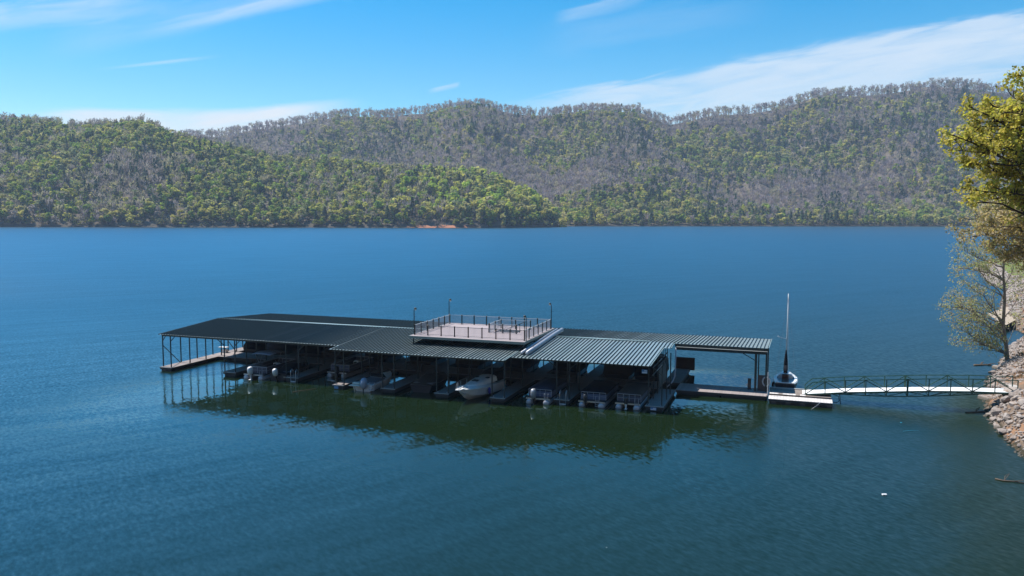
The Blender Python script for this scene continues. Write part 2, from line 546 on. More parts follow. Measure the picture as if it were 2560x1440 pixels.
def water_material():
    m, nt, b = new_mat('lake_water')
    geo = nt.n('ShaderNodeNewGeometry')
    pos = geo.outputs['Position']

    def frame(rot, sx):
        mp = nt.n('ShaderNodeMapping', vector_type='TEXTURE')
        mp.inputs['Rotation'].default_value = (0, 0, rot)
        mp.inputs['Scale'].default_value = (1 / sx, 1, 1)
        nt.put(mp.inputs['Vector'], pos)
        return mp.outputs[0]

    def layer(rot, sx, scale, detail, rough):
        nz = nt.noise(frame(rot, sx), scale, detail, rough)
        v = nt.n('ShaderNodeVectorMath', operation='SUBTRACT')
        nt.put(v.inputs[0], nz.outputs['Color'])
        v.inputs[1].default_value = (0.5, 0.5, 0.5)
        return v.outputs[0]

    def crests(rot, sx, scale, detail, dist):
        """long parallel wave crests running along rot"""
        nz = nt.noise(frame(rot, sx), scale, detail, 0.5, dist)
        v = nt.m('SUBTRACT', nz.outputs[0], 0.5)
        return nt.comb(nt.m('MULTIPLY', v, -math.sin(rot)), nt.m('MULTIPLY', v, math.cos(rot)), 0.0)

    def scaled(v, k):
        n = nt.n('ShaderNodeVectorMath', operation='SCALE')
        nt.put(n.inputs[0], v)
        nt.put(n.inputs['Scale'], k)
        return n.outputs[0]

    def add(a, c):
        n = nt.n('ShaderNodeVectorMath', operation='ADD')
        nt.put(n.inputs[0], a)
        nt.put(n.inputs[1], c)
        return n.outputs[0]
    chop = layer(-1.0, 0.45, 4.2, 2.0, 0.5)      # short wind ripples
    mid = crests(0.64, 0.11, 0.62, 2.0, 0.4)       # longer wavelets with long crests
    swell = crests(0.5, 0.2, 0.2, 1.0, 0.6)
    gust = nt.noise(pos, 0.012, 3.0, 0.5)
    g = nt.m('ADD', 0.55, nt.m('MULTIPLY', nt.sstep(gust.outputs[0], 0.35, 0.65), 0.75))
    # open water carries more wind ripple than the lee of the dock
    sp = nt.n('ShaderNodeSeparateXYZ')
    nt.put(sp.inputs[0], pos)
    far = nt.sstep(sp.outputs[1], 60.0, 190.0)
    # calmer lee on the near side of the dock
    ds = nt.m('ADD', nt.m('MULTIPLY', nt.m('SUBTRACT', sp.outputs[0], DX), AX.x), nt.m('MULTIPLY', nt.m('SUBTRACT', sp.outputs[1], DY), AX.y))
    dt = nt.m('ADD', nt.m('MULTIPLY', nt.m('SUBTRACT', sp.outputs[0], DX), BX.x), nt.m('MULTIPLY', nt.m('SUBTRACT', sp.outputs[1], DY), BX.y))
    wob = nt.m('MULTIPLY', nt.m('SUBTRACT', gust.outputs[0], 0.5), 30.0)
    lee = nt.m('MULTIPLY', nt.m('MULTIPLY', nt.sstep(nt.m('ADD', ds, nt.m('MULTIPLY', wob, 0.5)), -33.0, -19.0), nt.m('SUBTRACT', 1.0, nt.sstep(nt.m('ADD', ds, wob), 26.0, 44.0))),
               nt.m('MULTIPLY', nt.sstep(nt.m('ADD', dt, wob), -36.0, -12.0), nt.m('SUBTRACT', 1.0, nt.sstep(dt, 17.0, 22.0))))
    opn = nt.m('SUBTRACT', 1.0, lee)
    k1 = nt.m('MULTIPLY', g, nt.m('ADD', nt.m('ADD', 0.09, nt.m('MULTIPLY', opn, 0.25)), nt.m('MULTIPLY', far, -0.22)))
    k2 = nt.m('ADD', 0.05, nt.m('SUBTRACT', nt.m('MULTIPLY', opn, 0.12), nt.m('MULTIPLY', far, 0.15)))
    s = add(add(scaled(chop, k1), scaled(mid, k2)), scaled(swell, 0.05))
    wr = nt.m('ADD', 0.06, nt.m('ADD', nt.m('MULTIPLY', opn, 0.29), nt.m('MULTIPLY', far, 0.12)))
    flat = nt.n('ShaderNodeVectorMath', operation='MULTIPLY')
    nt.put(flat.inputs[0], s)
    flat.inputs[1].default_value = (1, 1, 0)
    nn = nt.n('ShaderNodeVectorMath', operation='NORMALIZE')
    nt.put(nn.inputs[0], add(flat.outputs[0], (0, 0, 1)))
    murk = nt.noise(pos, 0.03, 3.0, 0.5)
    body = nt.n('ShaderNodeBsdfDiffuse')
    nt.put(body.inputs['Color'], nt.mix(murk.outputs[0], (0.0065, 0.0150, 0.0050), (0.0090, 0.0205, 0.0070)))
    fr = nt.n('ShaderNodeFresnel')
    fr.inputs['IOR'].default_value = 1.45
    nt.put(fr.inputs['Normal'], nn.outputs[0])
    fac = nt.m('DIVIDE', fr.outputs[0], nt.m('ADD', 1.0, nt.m('MULTIPLY', fr.outputs[0], 0.45)))   # rough water mirrors less at a grazing view
    lane = nt.m('SUBTRACT', 1.0, nt.sstep(nt.m('ADD', sp.outputs[0], wob), -34.0, 10.0))      # wind lane on the left
    lane = nt.m('MULTIPLY', lane, nt.m('SUBTRACT', 1.0, nt.m('MULTIPLY', far, 0.8)))
    fac = nt.m('MULTIPLY', fac, nt.m('ADD', 1.05, nt.m('MULTIPLY', lane, 0.50)), clamp=True)
    gl = nt.n('ShaderNodeBsdfGlossy', distribution='BECKMANN')
    gl.inputs['Color'].default_value = (0.84, 0.96, 1, 1)
    nt.put(gl.inputs['Roughness'], wr)
    nt.put(gl.inputs['Normal'], nn.outputs[0])
    mx = nt.n('ShaderNodeMixShader')
    nt.put(mx.inputs[0], fac)
    nt.t.links.new(body.outputs[0], mx.inputs[1])
    nt.t.links.new(gl.outputs[0], mx.inputs[2])
    nt.t.links.new(mx.outputs[0], nt.t.nodes.get('Material Output').inputs[0])
    nt.t.nodes.remove(b)
    return m


M['water'] = water_material()


def hill_ground():
    m, nt, b = new_mat('forest_floor')
    geo = nt.n('ShaderNodeNewGeometry')
    sp = nt.n('ShaderNodeSeparateXYZ')
    nt.put(sp.inputs[0], geo.outputs['Position'])
    n1 = nt.noise(geo.outputs['Position'], 0.02, 6, 0.65)
    n2 = nt.noise(geo.outputs['Position'], 0.25, 4, 0.65)
    c = nt.mix(n1.outputs[0], (0.12, 0.095, 0.08), (0.20, 0.165, 0.13))
    c = nt.mix(nt.sstep(n2.outputs[0], 0.5, 0.7), c, (0.075, 0.08, 0.035))
    n3 = nt.noise(geo.outputs['Position'], 0.05, 3, 0.6)
    clay = nt.m('MULTIPLY', nt.sstep(sp.outputs[0], -140.0, -122.0), nt.m('SUBTRACT', 1.0, nt.sstep(sp.outputs[0], -62.0, -44.0)))
    clay = nt.m('MULTIPLY', clay, nt.sstep(n3.outputs[0], 0.36, 0.5))
    bank = nt.mix(clay, nt.mix(n3.outputs[0], (0.045, 0.042, 0.034), (0.13, 0.11, 0.09)), (0.46, 0.20, 0.12))   # red clay shore cuts
    zb = nt.m('ADD', sp.outputs[2], nt.m('MULTIPLY', n2.outputs[0], 2.5))
    c = nt.mix(nt.sstep(zb, 5.0, 4.0), c, bank)
    nt.put(b.inputs['Base Color'], c)
    b.inputs['Roughness'].default_value = 0.95
    b.inputs['Specular IOR Level'].default_value = 0.1
    return m


M['hill'] = hill_ground()


def bank_ground():
    m, nt, b = new_mat('bank_earth')
    geo = nt.n('ShaderNodeNewGeometry')
    P = geo.outputs['Position']
    sp = nt.n('ShaderNodeSeparateXYZ')
    nt.put(sp.inputs[0], P)
    n1 = nt.noise(P, 0.35, 6, 0.7)
    n2 = nt.noise(P, 2.2, 5, 0.7)
    c = nt.mix(n2.outputs[0], (0.12, 0.085, 0.062), (0.27, 0.20, 0.145))
    c = nt.mix(nt.sstep(sp.outputs[2], 0.5, 0.15), c, (0.05, 0.045, 0.03))
    c = nt.mix(nt.sstep(n1.outputs[0], 0.48, 0.62), c, (0.30, 0.17, 0.10))
    c = nt.mix(nt.m('MULTIPLY', nt.sstep(sp.outputs[2], 3.0, 4.2), nt.sstep(n2.outputs[0], 0.35, 0.55)), c, (0.12, 0.13, 0.05))
    gy = nt.m('MULTIPLY', nt.sstep(sp.outputs[1], 150.0, 215.0), nt.sstep(n1.outputs[0], 0.40, 0.52))
    c = nt.mix(gy, c, (0.15, 0.20, 0.05))
    nt.put(b.inputs['Base Color'], c)
    b.inputs['Roughness'].default_value = 0.95
    b.inputs['Specular IOR Level'].default_value = 0.1
    bp = nt.n('ShaderNodeBump')
    bp.inputs['Distance'].default_value = 0.15
    nt.put(bp.inputs['Height'], n2.outputs[0])
    nt.put(b.inputs['Normal'], bp.outputs[0])
    return m


M['bank'] = bank_ground()

# ------------------------------------------------------------------ setting: water, hills, bank
wm = MB()
wm.quadmesh([(-2300, -430, 0), (2300, -430, 0), (2300, 1560, 0), (-2300, 1560, 0)], [(0, 1, 2, 3)])
tag(wm.build('water', M['water']), kind='structure')

# hills, described by what their skylines and shores do along the azimuth (u = photo column)
BACK_U = [-900, -200, 300, 430, 560, 700, 850, 1000, 1100, 1200, 1260, 1350, 1420, 1500, 1590, 1620, 1665, 1720, 1800, 1900, 1990, 2040, 2120, 2200, 2300, 2400, 2480, 2560, 2800, 3300]
BACK_V = [400, 385, 350, 333, 325, 305, 285, 272, 264, 260, 268, 272, 266, 262, 265, 280, 292, 278, 264, 255, 235, 224, 226, 215, 203, 202, 207, 218, 240, 270]
FRONT_U = [-900, -400, 0, 100, 200, 300, 370, 400, 430, 520, 640, 700, 850, 950, 1100, 1200, 1270, 1330, 1370, 1400, 1425, 1500, 3400]
FRONT_V = [230, 255, 292, 303, 311, 312, 306, 320, 335, 352, 376, 386, 392, 408, 414, 420, 442, 474, 506, 538, 566, 640, 900]
TREE_H = 16.0


def hv_at(u):
    return HV + ROLL * (u - 1280) * 1.0


def back_params(u):
    v = np.interp(u, BACK_U, BACK_V)
    yr = np.interp(u, [-900, 600, 1300, 2000, 2600, 3400], [2050, 2050, 1900, 1820, 1780, 1800])
    yb = np.interp(u, [-900, 1300, 1420, 1700, 2100, 2400, 3400], [1300, 1300, 1190, 1215, 1235, 1250, 1260])
    zr = (hv_at(u) - v) / F_PX * yr + CAMH - TREE_H
    return yb, yr, zr


def front_params(u):
    v = np.interp(u, FRONT_U, FRONT_V)
    yr = np.interp(u, [-900, 0, 400, 800, 1200, 1400, 1500, 3400], [1500, 1400, 1340, 1280, 1210, 1150, 1140, 1140])
    yb = np.interp(u, [-900, 0, 600, 1150, 1250, 1330, 1420, 1500, 3400], [1030, 1035, 1038, 1040, 1050, 1075, 1120, 1145, 1145])
    zr = (hv_at(u) - v) / F_PX * yr + CAMH - TREE_H
    return yb, yr, np.where(u > 1425, -40, zr)


def vnoise(x, y, sc, seed, octv=3):
    out = np.zeros(np.broadcast(x, y).shape)
    amp = 1.0
    fx, fy = np.broadcast_arrays(x * sc + seed * 17.13, y * sc + seed * 5.71)
    for o in range(octv):
        ix, iy = np.floor(fx), np.floor(fy)
        tx, ty = fx - ix, fy - iy
        tx, ty = tx * tx * (3 - 2 * tx), ty * ty * (3 - 2 * ty)

        def h(a, c):
            q = np.sin(a * 127.1 + c * 311.7 + seed * 74.7) * 43758.5453
            return q - np.floor(q)
        out = out + amp * ((h(ix, iy) * (1 - tx) + h(ix + 1, iy) * tx) * (1 - ty) + (h(ix, iy + 1) * (1 - tx) + h(ix + 1, iy + 1) * tx) * ty - 0.5)
        amp *= 0.5
        fx, fy = fx * 2.03, fy * 2.03
    return out


def hill_height(u, y):
    u, y = np.broadcast_arrays(np.asarray(u, float), np.asarray(y, float))
    x = (u - 1280) / F_PX * y
    res = []
    for prm, k, pw in ((back_params, 1.0, 1.15), (front_params, 0.55, 0.90)):
        yb, yr, zr = prm(u)
        s = (y - yb) / (yr - yb)
        up = np.where(s > 0, np.clip(s, 0, 1) ** pw, s * 0.25)
        h = np.where(s <= 1, zr * up, zr * (1 - 0.7 * (s - 1)))
        env = np.clip(s, 0, 1) * np.clip(1.05 - s, 0, 1) * 4
        # spurs and gullies running down the slope
        g = vnoise(x, y * 0.22, 1 / 170.0, 3.0 + k, 3) * 62 * k + vnoise(x, y, 1 / 60.0, 9.0 + k, 2) * 14 * k
        h = h + g * env * np.clip(zr / 150, 0.1, 1.2)
        h = np.where(s > 0, np.maximum(h, 0.3 + 30 * np.clip(s, 0, 0.05)), s * 60)
        res.append(np.where(zr < 2, -12, h))
    h = np.maximum(res[0], res[1])
    return np.maximum(h, -12.0)


uu = np.arange(-900, 3401, 8.0)
yy = np.concatenate([np.arange(1000, 1320, 7.0), np.arange(1320, 2300, 16.0)])
UU, YY = np.meshgrid(uu, yy)
HH = hill_height(UU, YY)
hv_ = np.stack([(UU - 1280) / F_PX * YY, YY, HH], -1).reshape(-1, 3)
nu_, ny_ = len(uu), len(yy)
ii = np.arange(ny_ - 1)[:, None] * nu_ + np.arange(nu_ - 1)[None, :]
hq = np.stack([ii, ii + 1, ii + nu_ + 1, ii + nu_], -1).reshape(-1, 4)
tag(np_mesh('hills', hv_, hq, M['hill'], smooth=True), kind='structure')

# unseen hill added behind the viewpoint to block low sky and darken the dock
xx_ = np.arange(-1100, 1101, 20.0)
yy2 = np.arange(-420, -19, 12.0)
XX, Y2 = np.meshgrid(xx_, yy2)
dn = -30 - Y2 + 40 * vnoise(XX, Y2 * 0 + 3.3, 1 / 160.0, 5.0, 2)
Z2 = np.where(dn > 0, 330 * (1 - np.exp(-np.maximum(dn, 0) / 360)), dn * 0.2) + vnoise(XX, Y2, 1 / 14.0, 8.0, 3) * 9 * np.clip(dn / 30, 0, 1)
i2 = np.arange(len(yy2) - 1)[:, None] * len(xx_) + np.arange(len(xx_) - 1)[None, :]
tag(np_mesh('hills', np.stack([XX, Y2, Z2], -1).reshape(-1, 3), np.stack([i2, i2 + 1, i2 + len(xx_) + 1, i2 + len(xx_)], -1).reshape(-1, 4), M['hill'], smooth=True), kind='structure')

# ------------------------------------------------------------------ forest on the hills
def quad_cloud(centers, normals, size, rng, aspect=1.0):
    """one small leaf-clump quad per centre"""
    n = len(centers)
    nrm = normals / np.maximum(np.linalg.norm(normals, axis=1, keepdims=True), 1e-6)
    r = rng.normal(size=(n, 3))
    t = np.cross(nrm, r)
    t /= np.maximum(np.linalg.norm(t, axis=1, keepdims=True), 1e-6)
    b = np.cross(nrm, t)
    s = (size * rng.uniform(0.65, 1.35, n))[:, None]
    q = np.stack([centers - t * s - b * s * aspect, centers + t * s - b * s * aspect, centers + t * s + b * s * aspect, centers - t * s + b * s * aspect], 1)
    q += rng.normal(size=q.shape) * (s[:, None, :] * 0.22)
    return q                                               # (n,4,3)


def proto_round(rng, n, h=1.0):
    """broadleaf crown of unit height: lumps of leaf clumps round a few limb ends, plus a thin trunk"""
    nl = int(rng.integers(6, 11))
    sp_ = rng.uniform(0.14, 0.25)
    lobes = np.stack([rng.uniform(-sp_, sp_, nl), rng.uniform(-sp_, sp_, nl), rng.uniform(0.36, 0.86, nl)], 1)
    lobes[0] = (0, 0, 0.86)
    rad = rng.uniform(0.09, 0.18, nl)
    k = rng.integers(0, nl, n)
    d = rng.normal(size=(n, 3))
    d /= np.linalg.norm(d, axis=1, keepdims=True)
    c = lobes[k] + d * rad[k][:, None] * rng.uniform(0.55, 1.0, n)[:, None]
    nr = d + rng.normal(size=(n, 3)) * 0.45 + np.array([0, 0, 0.35])
    q = quad_cloud(c, nr, 0.046, rng)
    tr = []
    for a in (0, math.pi / 2):
        w = 0.011
        ca, sa = math.cos(a) * w, math.sin(a) * w
        tr.append([(-ca, -sa, -0.08), (ca, sa, -0.08), (ca * .6, sa * .6, 0.7), (-ca * .6, -sa * .6, 0.7)])
    return q, np.array(tr)


def proto_conifer(rng, n):
    z = rng.uniform(0.12, 1.0, n) ** 0.9
    r = 0.21 * (1.03 - z) ** 0.7 * rng.uniform(0.55, 1.15, n)
    a = rng.uniform(0, 2 * math.pi, n)
    c = np.stack([r * np.cos(a), r * np.sin(a), z], 1)
    nr = np.stack([np.cos(a), np.sin(a), np.full(n, 0.7)], 1) + rng.normal(size=(n, 3)) * 0.35
    q = quad_cloud(c, nr, 0.045, rng, 0.7)
    w = 0.012
    tr = np.array([[(-w, 0, -0.08), (w, 0, -0.08), (w * .3, 0, 0.9), (-w * .3, 0, 0.9)], [(0, -w, -0.08), (0, w, -0.08), (0, w * .3, 0.9), (0, -w * .3, 0.9)]])
    return q, tr


def proto_bare(rng, n):
    """leafless tree: trunk and many upswept limbs"""
    out = []
    for i in range(n):
        z0 = rng.uniform(0.30, 0.78)
        a = rng.uniform(0, 2 * math.pi)
        le = rng.uniform(0.14, 0.30)
        sp = rng.uniform(0.25, 0.8)
        off = rng.uniform(0, 0.13)
        p = np.array([off * math.cos(a), off * math.sin(a), z0])
        d = np.array([math.cos(a) * sp, math.sin(a) * sp, 1.0])
        e = p + d / np.linalg.norm(d) * le
        a2 = rng.uniform(0, 2 * math.pi)
        w = np.array([math.cos(a2), math.sin(a2), rng.normal() * 0.3]) * 0.0135
        out.append([p - w, p + w, e + w * 1.7, e - w * 1.7])
    w = 0.012
    tr = np.array([[(-w, 0, -0.08), (w, 0, -0.08), (w * .5, 0, 0.85), (-w * .5, 0, 0.85)], [(0, -w, -0.08), (0, w, -0.08), (0, w * .5, 0.85), (0, -w * .5, 0.85)]])
    return np.array(out), tr


def proto_ridge(rng, n):
    """tall leafless ridge-top tree: bare pole with a small fan of limbs"""
    out = []
    for i in range(n):
        z0 = rng.uniform(0.5, 0.86)
        a = rng.uniform(0, 2 * math.pi)
        le = rng.uniform(0.10, 0.22)
        sp = rng.uniform(0.3, 0.9)
        off = rng.uniform(0, 0.10)
        p = np.array([off * math.cos(a), off * math.sin(a), z0])
        d = np.array([math.cos(a) * sp, math.sin(a) * sp, 1.0])
        e = p + d / np.linalg.norm(d) * le
        a2 = rng.uniform(0, 2 * math.pi)
        w = np.array([math.cos(a2), math.sin(a2), rng.normal() * 0.3]) * 0.011
        out.append([p - w, p + w, e + w * 1.6, e - w * 1.6])
    w = 0.017
    tr = np.array([[(-w, 0, -0.1), (w, 0, -0.1), (w * .5, 0, 0.9), (-w * .5, 0, 0.9)], [(0, -w, -0.1), (0, w, -0.1), (0, w * .5, 0.9), (0, -w * .5, 0.9)]])
    return np.array(out), tr


PR = np.random.default_rng(21)
PROTO = {
    'round': [proto_round(PR, 96) for _ in range(8)],
    'sparse': [proto_round(PR, 44) for _ in range(6)],
    'conifer': [proto_conifer(PR, 54) for _ in range(4)],
    'bare': [proto_bare(PR, 30) for _ in range(6)],
    'ridge': [proto_ridge(PR, 26) for _ in range(6)],
}
BARKC = np.array([0.13, 0.105, 0.09])


def plant(pos, hts, wid, kinds, cols, rng):
    """instances -> quads and their colours"""
    Q, Cc = [], []
    var = rng.integers(0, 1000, len(pos))
    ang = rng.uniform(0, 2 * math.pi, len(pos))
    for kn, protos in PROTO.items():
        for vi, (lq, tq) in enumerate(protos):
            sel = np.nonzero((kinds == kn) & (var % len(protos) == vi))[0]
            if not len(sel):
                continue
            base = np.concatenate([lq, tq], 0)             # (q,4,3)
            ca, sa = np.cos(ang[sel]), np.sin(ang[sel])
            w = (hts[sel] * wid[sel])[:, None, None]
            x, y, z = base[None, ..., 0], base[None, ..., 1], base[None, ..., 2]
            X = (x * ca[:, None, None] - y * sa[:, None, None]) * w
            Y = (x * sa[:, None, None] + y * ca[:, None, None]) * w
            Z = z * hts[sel][:, None, None]
            q = np.stack([X, Y, Z], -1) + pos[sel][:, None, None, :]
            Q.append(q.reshape(-1, 4, 3).astype(np.float32))
            nq = len(lq)
            c = np.repeat(cols[sel][:, None, :], len(base), 1) * rng.uniform(0.78, 1.22, (len(sel), len(base)))[..., None]
            if kn not in ('bare', 'ridge'):
                c[:, nq:, :] = BARKC
            Cc.append(c.reshape(-1, 3).astype(np.float32))
    return np.concatenate(Q, 0), np.concatenate(Cc, 0)


GREENS = np.array([(0.440, 0.455, 0.070), (0.320, 0.405, 0.058), (0.540, 0.490, 0.115), (0.480, 0.435, 0.140), (0.255, 0.340, 0.062)])
BROWNS = np.array([(0.350, 0.285, 0.280), (0.310, 0.260, 0.270), (0.380, 0.325, 0.285), (0.385, 0.345, 0.215)])
DARKS = np.array([(0.055, 0.098, 0.036), (0.068, 0.115, 0.045), (0.045, 0.078, 0.038)])


def forest(name, u0, u1, which, dens, seed):
    rng = np.random.default_rng(seed)
    yb_f = front_params if which == 'front' else back_params
    nmax = int((u1 - u0) / F_PX * 1500 * 1000 / dens)
    u = rng.uniform(u0, u1, nmax)
    y = 1000 + 1150 * rng.uniform(0, 1, nmax)
    keep = rng.uniform(0, 1, nmax) < y / 2150 * 1.45
    u, y = u[keep], y[keep]
    yb, yr, zr = yb_f(u)
    s = (y - yb) / (yr - yb)
    if which == 'front':
        ok = (s > 0.004) & (s < 1.18) & (zr > 4)
    else:
        ok = (s > 0.003) & (s < 1.06)
        fb, fr, fz = front_params(u)                        # leave out what stands inside the front hill
        ok &= ~((fz > 4) & ((y - fb) / (fr - fb) < 1.12))
    ok &= (s < 0.955) | (rng.uniform(0, 1, len(s)) < 0.6)       # thinner wood along the crest
    u, y, s = u[ok], y[ok], s[ok]
    h = hill_height(u, y)
    x = (u - 1280) / F_PX * y
    # the back slope is only seen where the spur in front leaves it in view
    n = len(u)
    zone = vnoise(x, y, 1 / 130.0, 31.0, 3) * 1.3
    zone2 = vnoise(x, y, 1 / 75.0, 47.0, 3) * 1.3
    if which == 'front':
        g = 0.74 + zone * 0.75 + np.interp(u, [0, 700, 1100, 1400], [-0.10, 0.0, 0.18, 0.3])
        g -= 0.22 * ((s > 0.25) & (s < 0.6) & (u < 700))
        dk = 0.07 + zone2 * 0.22
    else:
        g = 0.42 + zone * 0.80 + np.interp(s, [0, 0.10, 0.22, 0.45, 0.62, 0.85, 1.0], [0.55, 0.42, -0.10, -0.38, 0.12, 0.02, -0.42])
        dk = 0.09 + zone2 * 0.30 + np.interp(s, [0, 0.15, 0.3, 0.55, 0.7, 1], [0.05, 0.02, -0.10, 0.04, 0.08, -0.04])
    r1, r2 = rng.uniform(0, 1, n), rng.uniform(0, 1, n)
    kinds = np.where(r1 < dk, 'conifer', np.where(r2 < g, np.where(rng.uniform(0, 1, n) < 0.6, 'round', 'sparse'), 'bare'))
    top_ = (s > 0.94) & (rng.uniform(0, 1, n) < (0.85 if which == 'back' else 0.5))
    kinds = np.where(top_, 'ridge', kinds)
    cols = np.empty((n, 3))
    gi, bi, di = rng.integers(0, len(GREENS), n), rng.integers(0, len(BROWNS), n), rng.integers(0, len(DARKS), n)
    cols[:] = GREENS[gi]
    bare_ = (kinds == 'bare') | (kinds == 'ridge')
    cols[bare_] = BROWNS[bi][bare_]
    cols[kinds == 'conifer'] = DARKS[di][kinds == 'conifer']
    sp = kinds == 'sparse'
    cols[sp] = cols[sp] * 0.5 + BROWNS[bi][sp] * 0.5
    cols *= rng.uniform(0.74, 1.18, n)[:, None]
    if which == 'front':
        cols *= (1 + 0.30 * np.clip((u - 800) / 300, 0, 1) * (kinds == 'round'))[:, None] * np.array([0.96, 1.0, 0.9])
    hts = 6.5 + 12.5 * rng.uniform(0, 1, n) ** 1.25
    if which == 'front':
        hts *= np.interp(u, [900, 1150, 1400], [1.0, 1.22, 1.3])
    hts[kinds == 'conifer'] = rng.uniform(12, 21, (kinds == 'conifer').sum())
    crest = s > 0.9
    hts[crest] = rng.uniform(13, 19, crest.sum())
    hts[kinds == 'ridge'] = rng.uniform(16, 23, (kinds == 'ridge').sum())
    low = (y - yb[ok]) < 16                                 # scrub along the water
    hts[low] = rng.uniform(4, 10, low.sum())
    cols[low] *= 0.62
    wid = rng.uniform(1.0, 1.5, n)
    wid[low] *= 1.35
    pos = np.stack([x, y, h - 0.3], 1)
    q, c = plant(pos, hts, wid, kinds, cols, rng)
    vs = q.reshape(-1, 3)
    return np_mesh(name, vs, np.arange(len(vs)).reshape(-1, 4), M['forest'], c)


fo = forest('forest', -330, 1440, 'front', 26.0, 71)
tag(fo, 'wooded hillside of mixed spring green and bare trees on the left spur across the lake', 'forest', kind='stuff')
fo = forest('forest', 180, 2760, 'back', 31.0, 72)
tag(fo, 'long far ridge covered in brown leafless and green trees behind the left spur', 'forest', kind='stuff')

# shoreline trees one can tell apart: things of their own
KIND_TXT = {
    'round': ('bright spring green leafy tree at the far waterline under the wooded hills', 'green trees along the far shore'),
    'sparse': ('pale olive thin crowned tree at the far waterline under the wooded hills', 'pale thin trees along the far shore'),
    'conifer': ('dark green pointed evergreen at the far waterline under the wooded hills', 'evergreens along the far shore'),
    'bare': ('brown leafless tree at the far waterline under the wooded hills', 'bare trees along the far shore'),
}
shore_mesh = {}
srng = np.random.default_rng(91)
for kn, cs in (('round', GREENS), ('sparse', np.concatenate([GREENS[2:4], BROWNS[2:]])), ('conifer', DARKS), ('bare', BROWNS[:3])):
    shore_mesh[kn] = []
    for vi in range(5):
        rr = np.random.default_rng(300 + vi + len(kn) * 10)
        pr = {'round': lambda: proto_round(rr, 150), 'sparse': lambda: proto_round(rr, 110), 'conifer': lambda: proto_conifer(rr, 110), 'bare': lambda: proto_bare(rr, 46)}[kn]()
        lq, tq = pr
        base = np.concatenate([lq, tq], 0).reshape(-1, 3)
        cc = cs[vi % len(cs)] * rr.uniform(0.75, 1.25, len(lq) + len(tq))[:, None]
        cc[len(lq):] = BARKC
        o = np_mesh(kn + '_tree', base, np.arange(len(base)).reshape(-1, 4), M['forest'], cc)
        shore_mesh[kn].append(o.data)
        bpy.data.objects.remove(o)
uu_ = -40.0
idx = 0
while uu_ < 2420:
    isf = uu_ < 1415
    kn = srng.choice(['round', 'sparse', 'conifer', 'bare'], p=[0.50, 0.24, 0.14, 0.12] if isf else [0.42, 0.30, 0.16, 0.12])
    if 1180 < uu_ < 1415:
        kn = srng.choice(['round', 'conifer'], p=[0.85, 0.15])
    yb, yr, zr = (front_params if isf else back_params)(np.array([uu_]))
    yk = float(yb[0]) + float(srng.uniform(0.5, 20.0))
    hk = float(hill_height(np.array([uu_]), np.array([yk]))[0])
    ht = float(srng.uniform(9.5, 19.5)) * (1.15 if kn == 'conifer' else 1.0)
    if 1010 < uu_ < 1190:
        yk += 12
        hk = float(hill_height(np.array([uu_]), np.array([yk]))[0])
    o = bpy.data.objects.new({'round': 'leafy_tree', 'sparse': 'thin_tree', 'conifer': 'evergreen_tree', 'bare': 'bare_tree'}[str(kn)], shore_mesh[str(kn)][idx % 5])
    COL.objects.link(o)
    o.location = ((uu_ - 1280) / F_PX * yk, yk, hk - 0.3)
    o.rotation_euler = (0, 0, float(srng.uniform(0, 6.28)))
    w = ht * float(srng.uniform(0.95, 1.35))
    o.scale = (w, w, ht)
    tag(o, KIND_TXT[str(kn)][0], 'tree', KIND_TXT[str(kn)][1])
    uu_ += float(srng.uniform(6.5, 15.0))
    if 1000 < uu_ < 1420:
        o.scale = (w * 1.15, w * 1.15, ht * 1.25)                # the tall green wood at the point
    idx += 1

# ------------------------------------------------------------------ right bank
SHORE = [(20, 18), (31.5, 40), (35.3, 51), (36.7, 54), (38.4, 58.2), (39.2, 61.5), (41.2, 67.1), (43.1, 71.8), (45.8, 76.5), (47.2, 79.2), (50.5, 84.6), (53.2, 88.9),
         (55.9, 92.4), (62.5, 101.6), (67.4, 108.6), (73.9, 115.4), (77.5, 119), (79.5, 126), (82.5, 136.2), (96, 158), (112, 183), (119.7, 194.8),
         (123, 207), (140, 239.8), (152, 262), (157.8, 276), (172, 300), (205, 330), (260, 360)]
SH = np.array(SHORE, float)
seg = np.linalg.norm(np.diff(SH, axis=0), axis=1)
cum = np.concatenate([[0], np.cumsum(seg)])


def shore_at(l):
    return np.array([np.interp(l, cum, SH[:, 0]), np.interp(l, cum, SH[:, 1])])


NB = np.array([0.905, -0.425])


def bank_z(d, l):
    z = np.where(d < 0, d * 0.35, 2.55 * (1 - np.exp(-np.maximum(d, 0) / 1.7)) + 0.07 * np.maximum(d, 0))
    z = np.where((l > 215), np.where(d < 0, d * 0.35, 3.6 * (1 - np.exp(-np.maximum(d, 0) / 7.0))), z)
    return z


ls = np.concatenate([np.arange(0, 130, 0.7), np.arange(130, cum[-1], 2.5)])
ds = np.array([-9, -5, -2.5, -1, -0.3, 0.25, 0.8, 1.4, 2.0, 2.8, 3.8, 5, 7, 10, 15, 24, 40, 80])
Vb = []
for l in ls:
    p = shore_at(l)
    jit = (mnoise.noise(Vector((l * 0.6, 3.1, 0))) * 0.5)
    for d in ds:
        dd = d + jit * (1 if d < 6 else 0.4)
        q = p + NB * dd
        z = float(bank_z(np.array(dd), np.array(l)))
        z += mnoise.noise(Vector((q[0] * 0.9, q[1] * 0.9, 1.7))) * 0.16 + mnoise.noise(Vector((q[0] * 0.2, q[1] * 0.2, 4.7))) * 0.25 * min(1, max(0, dd) / 3)
        Vb.append((q[0], q[1], z))
n_d = len(ds)
ib = np.arange(len(ls) - 1)[:, None] * n_d + np.arange(n_d - 1)[None, :]
qb = np.stack([ib, ib + 1, ib + n_d + 1, ib + n_d], -1).reshape(-1, 4)
tag(np_mesh('shore_bank', np.array(Vb), qb, M['bank'], smooth=True), kind='structure')

